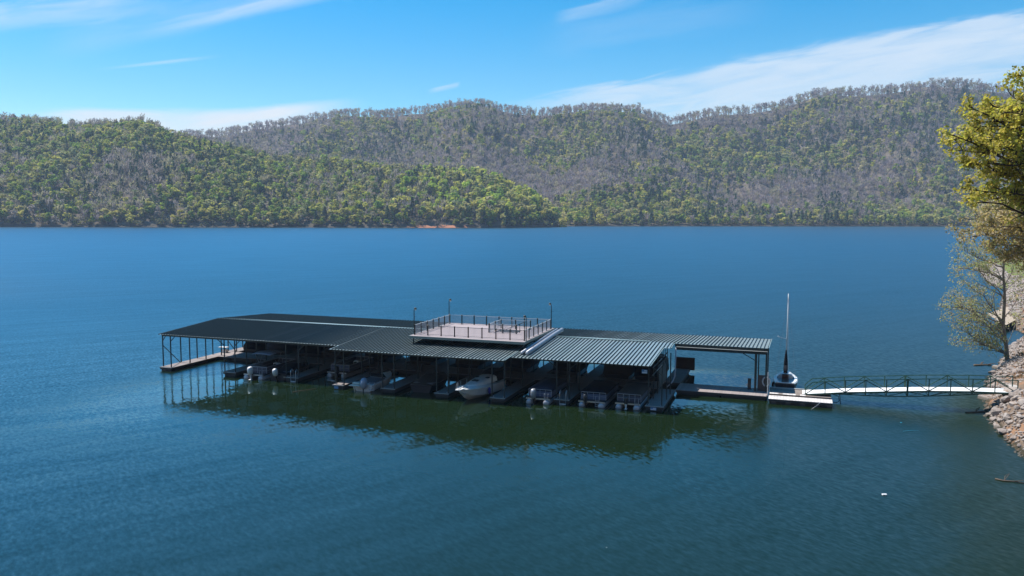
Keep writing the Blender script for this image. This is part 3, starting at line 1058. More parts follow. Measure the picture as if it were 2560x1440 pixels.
# ------------------------------------------------------------------ the covered dock
ZF, ZE, ZR, TR = 0.45, 4.28, 4.87, 6.8          # float top, eave, ridge height, ridge depth
SLOPE = (ZR - ZE) / (TR + 3.3)


def ribbed(s0, s1, t0, z0, t1, z1, pitch=0.37, h=0.098, drop=0.012):
    """standing-rib metal sheet from edge t0 to edge t1"""
    mb = MB()
    xs = []
    n = int(round((s1 - s0) / pitch))
    for i in range(n):
        x = s0 + (s1 - s0) * i / n
        w = (s1 - s0) / n
        xs += [(x, 0), (x + w * 0.83, 0), (x + w * 0.86, h), (x + w * 0.965, h)]
    xs.append((s1, 0))
    top0 = [(x, t0, z0 + d) for x, d in xs]
    top1 = [(x, t1, z1 + d) for x, d in xs]
    bot0 = [(x, t0, z0 + d - drop) for x, d in xs]
    bot1 = [(x, t1, z1 + d - drop) for x, d in xs]
    k = len(xs)
    V = top0 + top1 + bot0 + bot1
    Fc = []
    for i in range(k - 1):
        Fc.append((i, i + 1, k + i + 1, k + i))
        Fc.append((2 * k + i + 1, 2 * k + i, 3 * k + i, 3 * k + i + 1))
        Fc.append((i + 1, i, 2 * k + i, 2 * k + i + 1))
        Fc.append((k + i, k + i + 1, 3 * k + i + 1, 3 * k + i))
    Fc.append((0, k, 3 * k, 2 * k))
    Fc.append((2 * k - 1, k - 1, 3 * k - 1, 4 * k - 1))
    mb.quadmesh(V, Fc)
    mb.nseg = k - 1
    return mb


def roof_panel(*a, **kw):
    """ribbed sheet; shade on the raised ribs is painted in as a near-black colour"""
    mb = ribbed(*a, **kw)
    o = mb.build('roof_panel', M['roof'], dock)
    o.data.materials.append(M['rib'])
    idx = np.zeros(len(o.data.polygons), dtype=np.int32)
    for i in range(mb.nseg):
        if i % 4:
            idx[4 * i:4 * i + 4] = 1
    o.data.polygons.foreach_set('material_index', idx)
    return o


dock = empty('boat_dock', (DX, DY, 0), -YAW)
tag(dock, 'long floating covered boat dock with a low green ribbed metal roof', 'boat dock')

roof_z = lambda t: ZR - SLOPE * abs(TR - t)
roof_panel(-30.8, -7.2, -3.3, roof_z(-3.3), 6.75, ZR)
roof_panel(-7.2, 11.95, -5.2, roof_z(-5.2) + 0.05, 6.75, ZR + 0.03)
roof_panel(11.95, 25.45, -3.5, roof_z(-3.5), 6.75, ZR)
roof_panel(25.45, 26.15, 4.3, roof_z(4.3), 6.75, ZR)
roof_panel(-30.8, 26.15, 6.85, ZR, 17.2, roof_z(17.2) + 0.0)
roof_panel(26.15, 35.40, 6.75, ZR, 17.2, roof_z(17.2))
for a, b_ in ((-30.5, 0.1), (12.75, 23.6)):
    mb = MB()
    mb.quadmesh([(a, TR - 0.22, ZR + 0.088), (b_, TR - 0.22, ZR + 0.088), (b_, TR, ZR + 0.135), (a, TR, ZR + 0.135), (a, TR + 0.22, ZR + 0.088), (b_, TR + 0.22, ZR + 0.088),
                 (a, TR - 0.22, ZR + 0.0), (b_, TR - 0.22, ZR + 0.0), (a, TR + 0.22, ZR), (b_, TR + 0.22, ZR)],
                [(0, 1, 3, 2), (2, 3, 5, 4), (6, 7, 1, 0), (5, 9, 8, 4), (0, 2, 4, 8, 6), (1, 7, 9, 5, 3)])
    mb.build('ridge_cap', M['ridge'], dock)
# lip where the deeper middle roof overhangs its neighbours
mb = MB()
for x in (11.98,):
    mb.bar((x, -5.2, roof_z(-5.2) + 0.09), (x, -1.2, roof_z(-1.2) + 0.09), 0.06, 0.05)
mb.build('edge_trim', M['ridge'], dock)
# gable trims on the right end
mb = MB()
mb.bar((25.49, -3.5, roof_z(-3.5) + 0.0), (25.49, 4.3, roof_z(4.3) + 0.0), 0.06, 0.10)
mb.bar((26.19, 4.3, roof_z(4.3)), (26.19, 6.7, ZR), 0.06, 0.10)
mb.bar((35.44, 6.75, ZR), (35.44, 17.2, roof_z(17.2)), 0.06, 0.12)
mb.build('edge_trim', M['ridge'], dock)
mb = MB()
mb.bar((-30.84, -3.3, roof_z(-3.3) - 0.01), (-30.84, 6.8, ZR - 0.01), 0.05, 0.12)
mb.bar((-30.84, 6.8, ZR - 0.01), (-30.84, 17.2, roof_z(17.2) - 0.01), 0.05, 0.12)
mb.build('edge_trim', M['steel'], dock)

# eave and ridge beams
mb = MB()
zb = lambda t: roof_z(t) - 0.15
mb.bar((-30.7, -2.95, zb(-2.95)), (25.3, -2.95, zb(-2.95)), 0.10, 0.22)
mb.bar((-7.1, -4.6, zb(-4.6)), (11.9, -4.6, zb(-4.6)), 0.10, 0.20)
for t in (1.0, 6.8, 12.4, 16.7):
    mb.bar((-30.7, t, zb(t)), (26.0, t, zb(t)), 0.10, 0.22)
mb.bar((26.2, 12.4, zb(12.4)), (35.3, 12.4, zb(12.4)), 0.10, 0.22)
mb.bar((26.2, 16.7, zb(16.7)), (35.3, 16.7, zb(16.7)), 0.10, 0.22)
mb.build('eave_beam', M['steel'], dock)
mb = MB()
for x in np.arange(-30.6, 26, 4.02):
    x = min(max(x, -30.6), 25.3)
    mb.bar((x, -3.0, roof_z(-3.0) - 0.10), (x, 6.7, ZR - 0.10), 0.08, 0.16)
    mb.bar((x, 6.9, ZR - 0.10), (x, 16.8, roof_z(16.8) - 0.10), 0.08, 0.16)
for x in (28.5, 31.5, 34.4):
    mb.bar((x, 6.9, ZR - 0.12), (x, 16.8, roof_z(16.8) - 0.12), 0.08, 0.16)
mb.build('rafter', M['steel'], dock)
# tall double fascia along the front of the walkway roof
mb = MB()
mb.box(26.25, 35.36, 6.70, 6.76, ZR - 0.30, ZR - 0.02)
mb.box(26.35, 35.30, 6.60, 6.68, ZR - 0.62, ZR - 0.34)
mb.build('fascia', M['steel'], dock)
MB().box(26.30, 35.34, 6.52, 6.72, ZR - 0.335, ZR - 0.305).build('gutter', M['steel_trim'], dock)

# floats: left walk, fingers, main walk, right walk
FING = [(-31.0, -29.35, -3.1, 17.0), (-22.3, -20.65, -2.95, 16.6), (-14.2, -12.4, -3.1, 16.6), (-7.1, -5.85, -4.75, 16.6), (-1.65, -0.05, -4.5, 16.6),
        (4.4, 5.9, -4.65, 16.6), (10.28, 11.8, -4.65, 16.6), (16.3, 17.8, -3.25, 16.6), (25.0, 26.65, -2.9, 16.6)]


def float_unit(x0, x1, y0, y1, mat_top, zt=ZF, tname='finger_float'):
    mb = MB()
    n = max(1, int((y1 - y0) / 3.2)) if (y1 - y0) >= (x1 - x0) else max(1, int((x1 - x0) / 3.2))
    for i in range(n):                               # black tubs under a timber frame
        if (y1 - y0) >= (x1 - x0):
            a, b_ = y0 + (y1 - y0) * i / n, y0 + (y1 - y0) * (i + 1) / n
            mb.box(x0 + 0.12, x1 - 0.12, a + 0.10, b_ - 0.10, -0.25, zt - 0.25)
        else:
            a, b_ = x0 + (x1 - x0) * i / n, x0 + (x1 - x0) * (i + 1) / n
            mb.box(a + 0.10, b_ - 0.10, y0 + 0.12, y1 - 0.12, -0.25, zt - 0.25)
    fl = mb.build(tname, M['float'], dock)
    MB().box(x0, x1, y0, y1, zt - 0.25, zt - 0.045).build('frame', M['frame'], fl)
    MB().box(x0 - 0.02, x1 + 0.02, y0 - 0.02, y1 + 0.02, zt - 0.045, zt).build('decking', mat_top, fl)
    return fl


for i, (a, b_, f, e) in enumerate(FING):
    fl = float_unit(a, b_, f, 4.88, M['planks'])
    float_unit(a, b_, 8.42, e, M['planks'])
    mb = MB()
    mb.box(a - 0.04, b_ + 0.04, f - 0.06, f - 0.02, ZF - 0.05, ZF + 0.02)
    mb.build('rub_strip', M['steel_trim'], fl)
    if i:
        cl = MB()
        for x in (a + 0.25, b_ - 0.25):
            cl.box(x - 0.03, x + 0.03, f + 0.25, f + 0.40, ZF, ZF + 0.07)
            cl.box(x - 0.03, x + 0.03, f + 0.15, f + 0.50, ZF + 0.07, ZF + 0.11)
        cl.build('cleat', M['alu_dull'], fl)
float_unit(-31.0, 24.98, 4.9, 8.4, M['planks_x'], tname='main_walkway')
float_unit(26.67, 35.4, 4.9, 8.4, M['planks_x'], tname='side_walkway')
# posts
PST = []
for i, (a, b_, f, e) in enumerate(FING):
    if i == 0:
        for t in (-2.7, 0.15, 2.9, 5.7, 8.6, 11.5, 14.3, 16.6):
            PST.append((-30.85, t))
            PST.append((-29.55, t - 0.2 if t < 0 else t))
    elif i == 8:
        for t in (-2.6, 0.2, 2.6, 4.7, 8.7, 11.5, 14.3, 16.5):
            PST += [(26.45, t), (25.2, t)]
    else:
        for t in ((-2.8, 1.0, 4.7, 8.7, 12.4, 16.4) if i in (1, 2, 7) else (-4.4, 1.0, 4.7, 8.7, 12.4, 16.4)):
            PST += [(a + 0.12, t)] if t in (4.7, 8.7) else [(a + 0.12, t), (b_ - 0.12, t)]
for x, t in PST[:92]:
    mb = MB()
    mb.box(x - 0.05, x + 0.05, t - 0.05, t + 0.05, ZF - 0.02, roof_z(t) - 0.04)
    mb.build('post', M['steel'], dock)
for x, w in ((34.25, 0.22), (35.25, 0.16)):
    MB().box(x - w / 2, x + w / 2, 6.82, 6.82 + w, ZF, ZR - 0.05).build('post', M['steel'], dock)
for x in (34.3, 35.25):
    MB().box(x - 0.06, x + 0.06, 12.3, 12.42, -0.3, roof_z(12.4) - 0.04).build('post', M['steel'], dock)
BR = [((-30.85, -2.7, 2.9), (-30.85, 0.0, ZF)), ((-30.85, -2.7, 3.4), (-30.2, -2.9, roof_z(-2.9) - 0.2)), ((-29.55, -2.8, 3.5), (-28.8, -2.9, roof_z(-2.9) - 0.15)),
      ((-29.55, 5.6, 3.6), (-29.55, 8.5, ZF)), ((-29.55, 8.6, 3.6), (-29.55, 6.2, 4.5)), ((34.2, 6.85, 3.55), (33.0, 6.85, ZR - 0.64)),
      ((-7.0, -4.4, 3.3), (-6.2, -4.4, 4.0)), ((-20.8, -2.8, 3.4), (-20.0, -2.9, 4.05)), ((-22.2, -2.8, 3.4), (-23.0, -2.9, 4.05)),
      ((26.45, -2.6, 3.3), (25.6, -2.8, 4.05)), ((16.4, -2.8, 3.4), (15.6, -2.9, 4.05)), ((17.7, -2.8, 3.4), (18.5, -2.9, 4.05)), ((-12.5, -2.8, 3.4), (-11.7, -2.9, 4.05))]
for p, q in BR:
    MB().bar(p, q, 0.07).build('brace', M['steel'], dock)
# gable truss on the right end: stacked rails seen under the roof edge
mb = MB()
mb.bar((25.55, 0.5, 3.55), (25.55, 6.5, 3.55), 0.06, 0.08)
mb.bar((25.55, -2.6, 3.95), (25.55, 6.6, 3.95), 0.06, 0.10)
mb.bar((25.55, -2.9, 3.25), (25.55, 1.0, 3.25), 0.06, 0.10)
for t in (0.6, 1.6, 2.8, 4.0, 5.2, 6.4):
    mb.bar((25.55, t, 3.0), (25.55, t, roof_z(t) - 0.05), 0.06)
mb.build('gable_truss', M['steel'], dock)
MB().box(25.44, 25.49, 1.6, 6.6, 1.2, 3.45).build('dark_gap_filler', M['steel'], dock)  # dark sheet added to darken the bright water gap under the roof end
mb = MB()
mb.box(25.60, 25.64, 0.8, 4.0, 3.98, 4.04)
mb.box(25.60, 25.64, -0.6, 2.6, 3.30, 3.36)
mb.build('truss_trim', M['steel_trim'], dock)
MB().tube([(26.45, 5.9, 4.55), (26.50, 5.7, 3.9), (26.62, 4.7, 3.2), (26.60, 4.5, 1.9), (26.40, 4.2, 1.35), (25.9, 3.7, 0.85)], 0.06, 8).build('downspout', M['alu_dull'], dock, True)
MB().box(24.9, 27.15, 16.62, 16.72, 0.30, 1.75).build('wall_screen', M['brown_screen'], dock)
MB().box(34.45, 35.55, 7.25, 7.33, ZF, 2.05).build('gate_panel', M['brown_screen'], dock)
# lighter lower staging at the gangway end
st = float_unit(35.65, 41.35, 3.75, 5.35, M['pale_board'], 0.50, 'landing_stage')
MB().box(35.65, 41.30, 5.55, 8.30, 0.30, 0.62).build('landing_platform', M['weathered'], dock)
mb = MB()
for a, b_ in ((35.7, 36.5), (36.9, 38.1), (38.5, 39.0)):
    mb.box(a, b_, 5.42, 5.95, 0.62, 0.66)
mb.build('cover_board', M['pale_board'], dock)
MB().box(35.60, 41.34, 8.30, 8.55, 0.35, 0.70).build('kerb_timber', M['steel_trim'], dock)
for a in (35.9, 37.2, 38.5, 39.8, 40.9):
    MB().box(a, a + 0.45, 3.66, 3.725, 0.02, 0.24).build('fender_block', M['frame'], st)

# ---- fenced deck on the roof
S5 = 1.524
ZD = 5.38
ud = empty('upper_deck', (0, 0, 0), 0, dock)
fl = MB().box(-0.18, 12.42, -0.85, 9.75, ZD - 0.06, ZD).build('floor', M['deckboard'], ud)
mb = MB()
mb.box(-0.20, 12.44, -0.90, -0.85, ZD - 0.26, ZD - 0.01)
mb.box(-0.20, 12.44, 9.75, 9.80, ZD - 0.26, ZD - 0.01)
mb.box(-0.25, -0.18, -0.90, 9.80, ZD - 0.26, ZD - 0.01)
mb.box(12.42, 12.49, -0.90, 9.80, ZD - 0.26, ZD - 0.01)
mb.build('edge_board', M['deckside'], ud)
mb = MB()
for x in np.arange(0.1, 12.4, 2.03):
    mb.box(x - 0.06, x + 0.06, -0.7, 9.6, ZD - 0.26, ZD - 0.07)
    for t in (-0.5, 3.0, 6.8, 9.3):
        mb.box(x - 0.05, x + 0.05, t - 0.05, t + 0.05, roof_z(t) - 0.05, ZD - 0.2)
mb.build('joist', M['steel'], ud)


def railing(p, q, n, post_m, ends=(True, True), h=1.08):
    p, q = Vector(p), Vector(q)
    for i in range(n + 1):
        if (i == 0 and not ends[0]) or (i == n and not ends[1]):
            continue
        c = p.lerp(q, i / n)
        mb = MB().box(c.x - 0.055, c.x + 0.055, c.y - 0.055, c.y + 0.055, c.z, c.z + h)
        mb.quadmesh([(c.x - .075, c.y - .075, c.z + h), (c.x + .075, c.y - .075, c.z + h), (c.x + .075, c.y + .075, c.z + h), (c.x - .075, c.y + .075, c.z + h), (c.x, c.y, c.z + h + .05)],
                    [(0, 1, 4), (1, 2, 4), (2, 3, 4), (3, 0, 4), (3, 2, 1, 0)])
        mb.build('railing_post', post_m, ud)
    for i in range(n):
        a, b_ = p.lerp(q, i / n), p.lerp(q, (i + 1) / n)
        d = (b_ - a).normalized()
        a, b_ = a + d * 0.058, b_ - d * 0.058
        mb = MB()
        up = Vector((0, 0, 1))
        mb.bar(a + up * (h - 0.06), b_ + up * (h - 0.06), 0.06, 0.045)
        mb.bar(a + up * 0.10, b_ + up * 0.10, 0.04, 0.035)
        k = 11
        for j in range(1, k):
            c = a.lerp(b_, j / k)
            mb.bar(c + up * 0.11, c + up * (h - 0.075), 0.022)
        mb.build('railing_panel', M['baluster'] if post_m is M['post_brown'] else M['rail_pale'], ud)


xr, yr_ = 8 * S5, 6 * S5
railing((0, 0, ZD), (xr, 0, ZD), 8, M['post_brown'])
railing((0, yr_, ZD), (xr, yr_, ZD), 8, M['steel'])
railing((0, 0, ZD), (0, yr_, ZD), 6, M['steel'], (False, False))
railing((xr, 0, ZD), (xr, yr_, ZD), 6, M['steel'], (False, False))
# guard rail round the stair opening
railing((6.85, 4.05, ZD), (9.95, 4.05, ZD), 2, M['steel'], (True, True), 1.0)
railing((6.85, 4.05, ZD), (6.85, 7.75, ZD), 2, M['steel'], (False, True), 1.0)
railing((6.85, 7.75, ZD), (10.3, 7.75, ZD), 2, M['steel'], (False, True), 1.0)
for t in (5.0, 6.6):
    mb = MB()
    mb.bar((10.0, t, ZD + 0.95), (8.0, t, ZD + 0.10), 0.05)
    mb.bar((10.0, t, ZD), (10.0, t, ZD + 0.95), 0.06)
    mb.bar((9.0, t, ZD), (9.0, t, ZD + 0.52), 0.05)
    mb.build('stair_handrail', M['steel'], ud)
mb = MB()
for k in range(6):
    mb.box(7.3 + k * 0.42, 7.62 + k * 0.42, 5.0, 6.6, ZD + 0.006, ZD + 0.03)
mb.build('stair_tread', M['steel'], ud)

# trough lying beside the deck: a thing resting on the roof
tr_ = empty('roof_trough', dw(12.9, -2.3, roof_z(-2.3) + 0.05), -YAW)
tag(tr_, 'long pale grey metal trough lying on the green roof beside the fenced deck', 'trough')
tl = 12.4
rise = lambda t: (roof_z(min(t - 2.3, TR)) - roof_z(-2.3))
for nm, x, r in (('side_wall', -0.22, 0.13), ('side_wall', 0.36, 0.19)):
    mb = MB()
    rings = []
    for t in (0.0, 4.0, 9.1, tl):
        zz = rise(t) + (0.0 if t <= 9.1 else 0.12)
        rings.append([(x + r * math.cos(a), t, zz + 0.14 + r * 1.25 * math.sin(a)) for a in np.linspace(0, 2 * math.pi, 12, endpoint=False)])
    mb.loft(rings)
    mb.build(nm, M['alu_dull'], tr_, True)
mb = MB()
for a, b_ in ((0.3, 4.0), (4.0, 9.1), (9.1, tl)):
    za, zb_ = rise(a), rise(b_) + (0.12 if b_ > 9.2 else 0)
    mb.quadmesh([(-0.2, a, za + 0.07), (0.3, a, za + 0.07), (0.3, b_, zb_ + 0.07), (-0.2, b_, zb_ + 0.07), (-0.2, a, za), (0.3, a, za), (0.3, b_, zb_), (-0.2, b_, zb_)],
                [(0, 1, 2, 3), (7, 6, 5, 4), (0, 4, 5, 1), (2, 6, 7, 3)])
mb.build('trough_inner_shadow', M['black'], tr_)  # black colour stands in for the shadow inside the pale trough

# lamp posts on the deck corners
LAMPS = [(0.0, -0.12, 1, 'lamp post at the front left corner of the fenced roof deck'), (-0.12, 9.22, 1, 'lamp post at the back left corner of the fenced roof deck'),
         (12.25, 9.22, -1, 'lamp post at the back right corner of the fenced roof deck'), (12.42, -0.10, -1, 'shorter lamp post with a lit white face, front right corner of the roof deck')]
for k, (s_, t_, sd, lb) in enumerate(LAMPS):
    hgt = 2.85 if k != 3 else 2.55
    L = empty('lamp_post', dw(s_, t_, ZD), -YAW)
    tag(L, ('thin dark ' + lb) if k != 3 else lb, 'lamp post', 'lamp posts at the corners of the roof deck')
    MB().tube([(0, 0, -0.25), (0, 0, hgt - 0.25)], [0.055, 0.045], 8).build('pole', M['steel'], L)
    mb = MB()
    mb.tube([(0, 0, hgt - 0.28), (0.02 * sd, 0, hgt - 0.1), (0.10 * sd, 0, hgt), (0.20 * sd, 0, hgt - 0.02)], 0.028, 6)
    mb.bar((0, 0, hgt * 0.68), (0.28, 0.0, hgt * 0.68), 0.02)
    mb.build('arm', M['steel'], L)
    hd = MB().tube([(0.16 * sd, 0, hgt + 0.05), (0.16 * sd, 0, hgt - 0.02), (0.16 * sd, 0, hgt - 0.14)], [0.05, 0.13, 0.15], 10).build('lamp_head', M['steel'], L)
    MB().blob((0.16 * sd, -0.02, hgt - 0.17), (0.12, 0.12, 0.09), 10, 6).build('lamp_glass', M['lamp_white'], hd, True)

# signs on the dock
for k, (s_, t_, z_, w, h, lb) in enumerate([(25.75, -2.985, 0.22, 0.55, 0.26, 'blue and white sign on the front of the rightmost finger float'),
                                            (24.9, -3.06, 3.66, 0.52, 0.36, 'blue and white sign hanging under the right end of the front eave'),
                                            (-6.65, -4.835, 0.20, 0.50, 0.26, 'blue sign on the front of the sunlit finger float')]):
    sg = empty('sign', dw(s_, t_, z_), -YAW)
    tag(sg, lb, 'sign')
    MB().box(-w / 2, w / 2, -0.012, 0.012, -h / 2, h / 2).build('sign_board', M['sign_blue'], sg)
    if k != 2:
        mb = MB()
        mb.box(-w / 2 + 0.03, w / 2 - 0.03, -0.016, -0.0125, -h / 2 + 0.02, -h * 0.08)
        mb.box(-w * 0.05, w / 2 - 0.04, -0.016, -0.0125, h * 0.05, h * 0.36)
        mb.build('sign_band', M['sign_white'], sg)
    if k == 1:
        mb = MB()
        for x in (-0.18, 0.18):
            mb.bar((x, 0, h / 2), (x, 0.05, h / 2 + 0.24), 0.015)
        mb.build('hanger', M['steel'], sg)


# ------------------------------------------------------------------ boats
def hull_rings(st):
    """stations: (y, half beam, deck z, chine half beam, chine z, keel z, camber)"""
    out = []
    for y, w, zd, cw, zc, zk, cb in st:
        out.append([(-w, y, zd), (-w * 1.0, y, zd - 0.06), (-cw, y, zc), (0, y, zk), (cw, y, zc), (w, y, zd - 0.06), (w, y, zd), (w * 0.5, y, zd + cb * 0.75), (0, y, zd + cb), (-w * 0.5, y, zd + cb * 0.75)])
    return out


def outboard(root, x, y, z, cowl_m, leg_m, tilt=0.0, sc=1.0):
    """outboard motor hung on a stern that faces -y"""
    om = empty('outboard_motor', (x, y, z), 0, root)
    om.rotation_euler = (tilt, 0, 0)
    rings = []
    for zz, w, f, b_ in ((0.24, 0.13, -0.22, 0.14), (0.30, 0.17, -0.30, 0.18), (0.52, 0.20, -0.36, 0.22), (0.80, 0.20, -0.36, 0.22), (0.95, 0.17, -0.30, 0.16), (1.0, 0.10, -0.18, 0.06)):
        cy = (f + b_) / 2
        ry = (b_ - f) / 2
        rings.append([(w * sc * math.copysign(abs(math.cos(a)) ** 0.7, math.cos(a)), (cy + ry * math.copysign(abs(math.sin(a)) ** 0.7, math.sin(a))) * sc, zz * sc) for a in np.linspace(0, 2 * math.pi, 14, endpoint=False)])
    MB().loft(rings).build('cowling', cowl_m, om, True)
    mb = MB()
    rings = []
    for zz, w, f, b_ in ((0.26, 0.11, -0.19, 0.12), (0.1, 0.08, -0.17, 0.09), (-0.30, 0.045, -0.14, 0.06), (-0.42, 0.05, -0.24, 0.12), (-0.48, 0.05, -0.24, 0.12), (-0.72, 0.012, -0.14, 0.0)):
        cy, ry = (f + b_) / 2, (b_ - f) / 2
        rings.append([(w * sc * math.cos(a), (cy + ry * math.sin(a)) * sc, zz * sc) for a in np.linspace(0, 2 * math.pi, 10, endpoint=False)])
    mb.loft(rings)
    mb.box(-0.13 * sc, 0.13 * sc, -0.30 * sc, 0.10 * sc, -0.235 * sc, -0.215 * sc)
    mb.build('lower_unit', leg_m, om, True)
    mb = MB()
    for k in range(3):
        a = k * 2.094 + 0.4
        c, s_ = math.cos(a), math.sin(a)
        mb.quadmesh([(0.03 * c, -0.25 * sc, -0.45 * sc + 0.03 * s_), (0.13 * c - 0.07 * s_, -0.28 * sc, -0.45 * sc + 0.13 * s_ + 0.07 * c), (0.17 * c, -0.26 * sc, -0.45 * sc + 0.17 * s_), (0.13 * c + 0.06 * s_, -0.24 * sc, -0.45 * sc + 0.13 * s_ - 0.06 * c)],
                    [(0, 1, 2, 3)])
    mb.tube([(0, -0.20 * sc, -0.45 * sc), (0, -0.34 * sc, -0.45 * sc)], [0.05 * sc, 0.03 * sc], 8)
    mb.build('propeller', leg_m, om)
    MB().bar((-0.12, 0.20, 0.32), (0.12, 0.20, 0.32), 0.10, 0.34).build('bracket', M['black'], om)
    return om


def ladder(root, x, y, z0, z1, w=0.42, m=None, name='ladder', rungs=3, hook=0.25, step=None):
    mb = MB()
    for sx in (-w / 2, w / 2):
        mb.tube([(x + sx, y + hook, z1 - 0.12), (x + sx, y + hook * 0.5, z1), (x + sx, y, z1 - 0.06), (x + sx, y, z0)], 0.024, 6)
    for k in range(rungs):
        z = z0 + 0.03 + (z1 - 0.25 - z0) * k / rungs
        mb.bar((x - w / 2, y, z), (x + w / 2, y, z), 0.05, 0.03)
    if step:
        mb.box(x - w / 2 - 0.02, x + w / 2 + 0.02, y - 0.07, y + 0.07, z0 - 0.02, z0 + 0.05)
    return mb.build(name, m or M['alu'], root)


def pontoon_boat(s_, t_, label, panel, w=2.45, L=6.8, motor=None, mx=0.0, lad=0.85, bimini=None, group='pontoon boats in the slips', rot=0.0, cover=None):
    r = empty('pontoon_boat', dw(s_, t_, 0), -YAW + rot)
    tag(r, label, 'boat', group)
    for sx in (-1, 1):
        mb = MB()
        mb.tube([(sx * (w / 2 - 0.32), -0.02, 0.12), (sx * (w / 2 - 0.32), 0.05, 0.12), (sx * (w / 2 - 0.32), L - 1.2, 0.12), (sx * (w / 2 - 0.32), L - 0.3, 0.26), (sx * (w / 2 - 0.32), L, 0.36)],
                [0.22, 0.31, 0.31, 0.16, 0.03], 14)
        mb.build('pontoon', M['alu_dull'], r, True)
    MB().box(-w / 2, w / 2, 0.15, L - 0.2, 0.44, 0.52).build('deck', M['frame'], r)
    MB().box(-w / 2 - 0.02, w / 2 + 0.02, 0.10, 0.15, 0.42, 0.54).build('stern_rail', M['alu'], r)
    z0, z1 = 0.56, 1.22
    for nm, bx in (('fence_panel', (-w / 2 + 0.05, w / 2 - 0.05, 0.85, 0.90)), ('fence_panel', (-w / 2 + 0.03, -w / 2 + 0.08, 0.92, L - 0.5)), ('fence_panel', (w / 2 - 0.08, w / 2 - 0.03, 0.92, L - 0.5)), ('fence_panel', (-w / 2 + 0.05, w / 2 - 0.05, L - 0.5, L - 0.45))):
        fp = MB().box(bx[0], bx[1], bx[2], bx[3], z0, z1).build(nm, panel, r)
        mb = MB()
        mb.box(bx[0] - 0.012, bx[1] + 0.012, bx[2] - 0.012, bx[3] + 0.012, z1, z1 + 0.045)
        mb.box(bx[0] - 0.008, bx[1] + 0.008, bx[2] - 0.008, bx[3] + 0.008, z0 + 0.30, z0 + 0.325)
        if bx[1] - bx[0] > 1:
            for k in range(5):
                xx = bx[0] + (bx[1] - bx[0]) * k / 4
                mb.box(xx - 0.018, xx + 0.018, bx[2] - 0.02, bx[2] - 0.003, z0, z1)
        mb.build('rail_trim', M['alu_dull'], fp)
    se = MB().box(-w / 2 + 0.15, -w / 2 + 0.75, 1.0, 3.2, 0.55, 0.95).build('seat', M['vinyl'], r, bevel=0.03)
    MB().box(-w / 2 + 0.15, -w / 2 + 0.30, 1.0, 3.2, 0.951, 1.28).build('seat_back', M['vinyl'], se, bevel=0.03)
    MB().box(w / 2 - 0.75, w / 2 - 0.15, 3.9, 6.0, 0.55, 0.95).build('seat', M['vinyl'], r, bevel=0.03)
    hl = MB().box(w / 2 - 0.85, w / 2 - 0.2, 3.1, 3.6, 0.55, 1.30).build('helm', M['white'], r, bevel=0.04)
    MB().tube([(w / 2 - 0.52, 3.0, 1.12), (w / 2 - 0.52, 2.97, 1.16)], [0.19, 0.19], 14).build('steering_wheel', M['black'], hl)
    if motor:
        outboard(r, mx, -0.08, 0.30, motor[0], motor[1], motor[2] if len(motor) > 2 else 0.0, motor[3] if len(motor) > 3 else 1.0)
    if lad is not None:
        ladder(r, lad, 0.06, 0.05, 1.05, 0.36, M['alu_dull'], rungs=4)
    if cover:
        rings = []
        for y, k in ((0.84, 0.0), (1.6, 0.24), (3.2, 0.40), (5.0, 0.26), (L - 0.42, 0.0)):
            hw = w / 2 + 0.0
            rings.append([(-hw, y, z1 - 0.12), (-hw, y, z1 + 0.055), (-hw * 0.5, y, z1 + 0.06 + k * 0.7), (0, y, z1 + 0.07 + k), (hw * 0.5, y, z1 + 0.06 + k * 0.7), (hw, y, z1 + 0.055), (hw, y, z1 - 0.12)])
        MB().loft(rings).build('mooring_cover', cover, r, True)
    if bimini:
        f = MB()
        for y in (2.0, 3.6):
            for sx in (-1, 1):
                f.tube([(sx * (w / 2 - 0.05), 2.8, 1.2), (sx * (w / 2 - 0.08), y, 2.5)], 0.016, 6)
        bf = f.build('bimini_frame', M['alu_dull'], r)
        mb = MB()
        rings = []
        for y in np.linspace(1.5, 4.1, 8):
            dz = 0.10 * (1 - ((y - 2.8) / 1.3) ** 2)
            xs_ = np.linspace(-w / 2 + 0.02, w / 2 - 0.02, 9)
            top = [(x, y, 2.48 + dz + 0.10 * (1 - (x / (w / 2)) ** 2)) for x in xs_]
            rings.append(top + [(x, y, z - 0.05) for x, y, z in reversed(top)])
        mb.loft(rings)
        mb.build('bimini_top', bimini, r, True)
    return r


pontoon_boat(14.85, -3.95, 'grey blue pontoon boat with silver topped outboard left of the tall white ladder', M['panel_blue'], 2.35, motor=(M['silver'], M['charcoal'], 0.0, 1.2), mx=-0.35, lad=0.85, cover=M['canvas_navy'])
pontoon_boat(20.0, -3.45, 'blue sided pontoon boat with stern ladder right of the tall white ladder', M['panel_blue'], 2.5, motor=(M['charcoal'], M['charcoal']), mx=-0.55, lad=0.55, cover=M['canvas_dark'])
pontoon_boat(23.35, -3.1, 'dark pontoon boat nearest the right end float, with a white propeller leg', M['panel_tan'], 2.3, motor=(M['charcoal'], M['white']), mx=-0.10, lad=0.85, cover=M['canvas_brown'])
pontoon_boat(-17.9, -3.55, 'pontoon boat under a grey canvas top with a white outboard', M['panel_tan'], 2.5, motor=(M['white'], M['white'], 0.10, 1.15), mx=-0.15, lad=1.0, bimini=M['canvas_blue'])
pontoon_boat(-10.0, 0.6, 'dim blue grey pontoon boat deep in the slip left of the sunlit float', M['panel_blue'], 2.4, motor=(M['charcoal'], M['charcoal']), mx=0.2, lad=None)


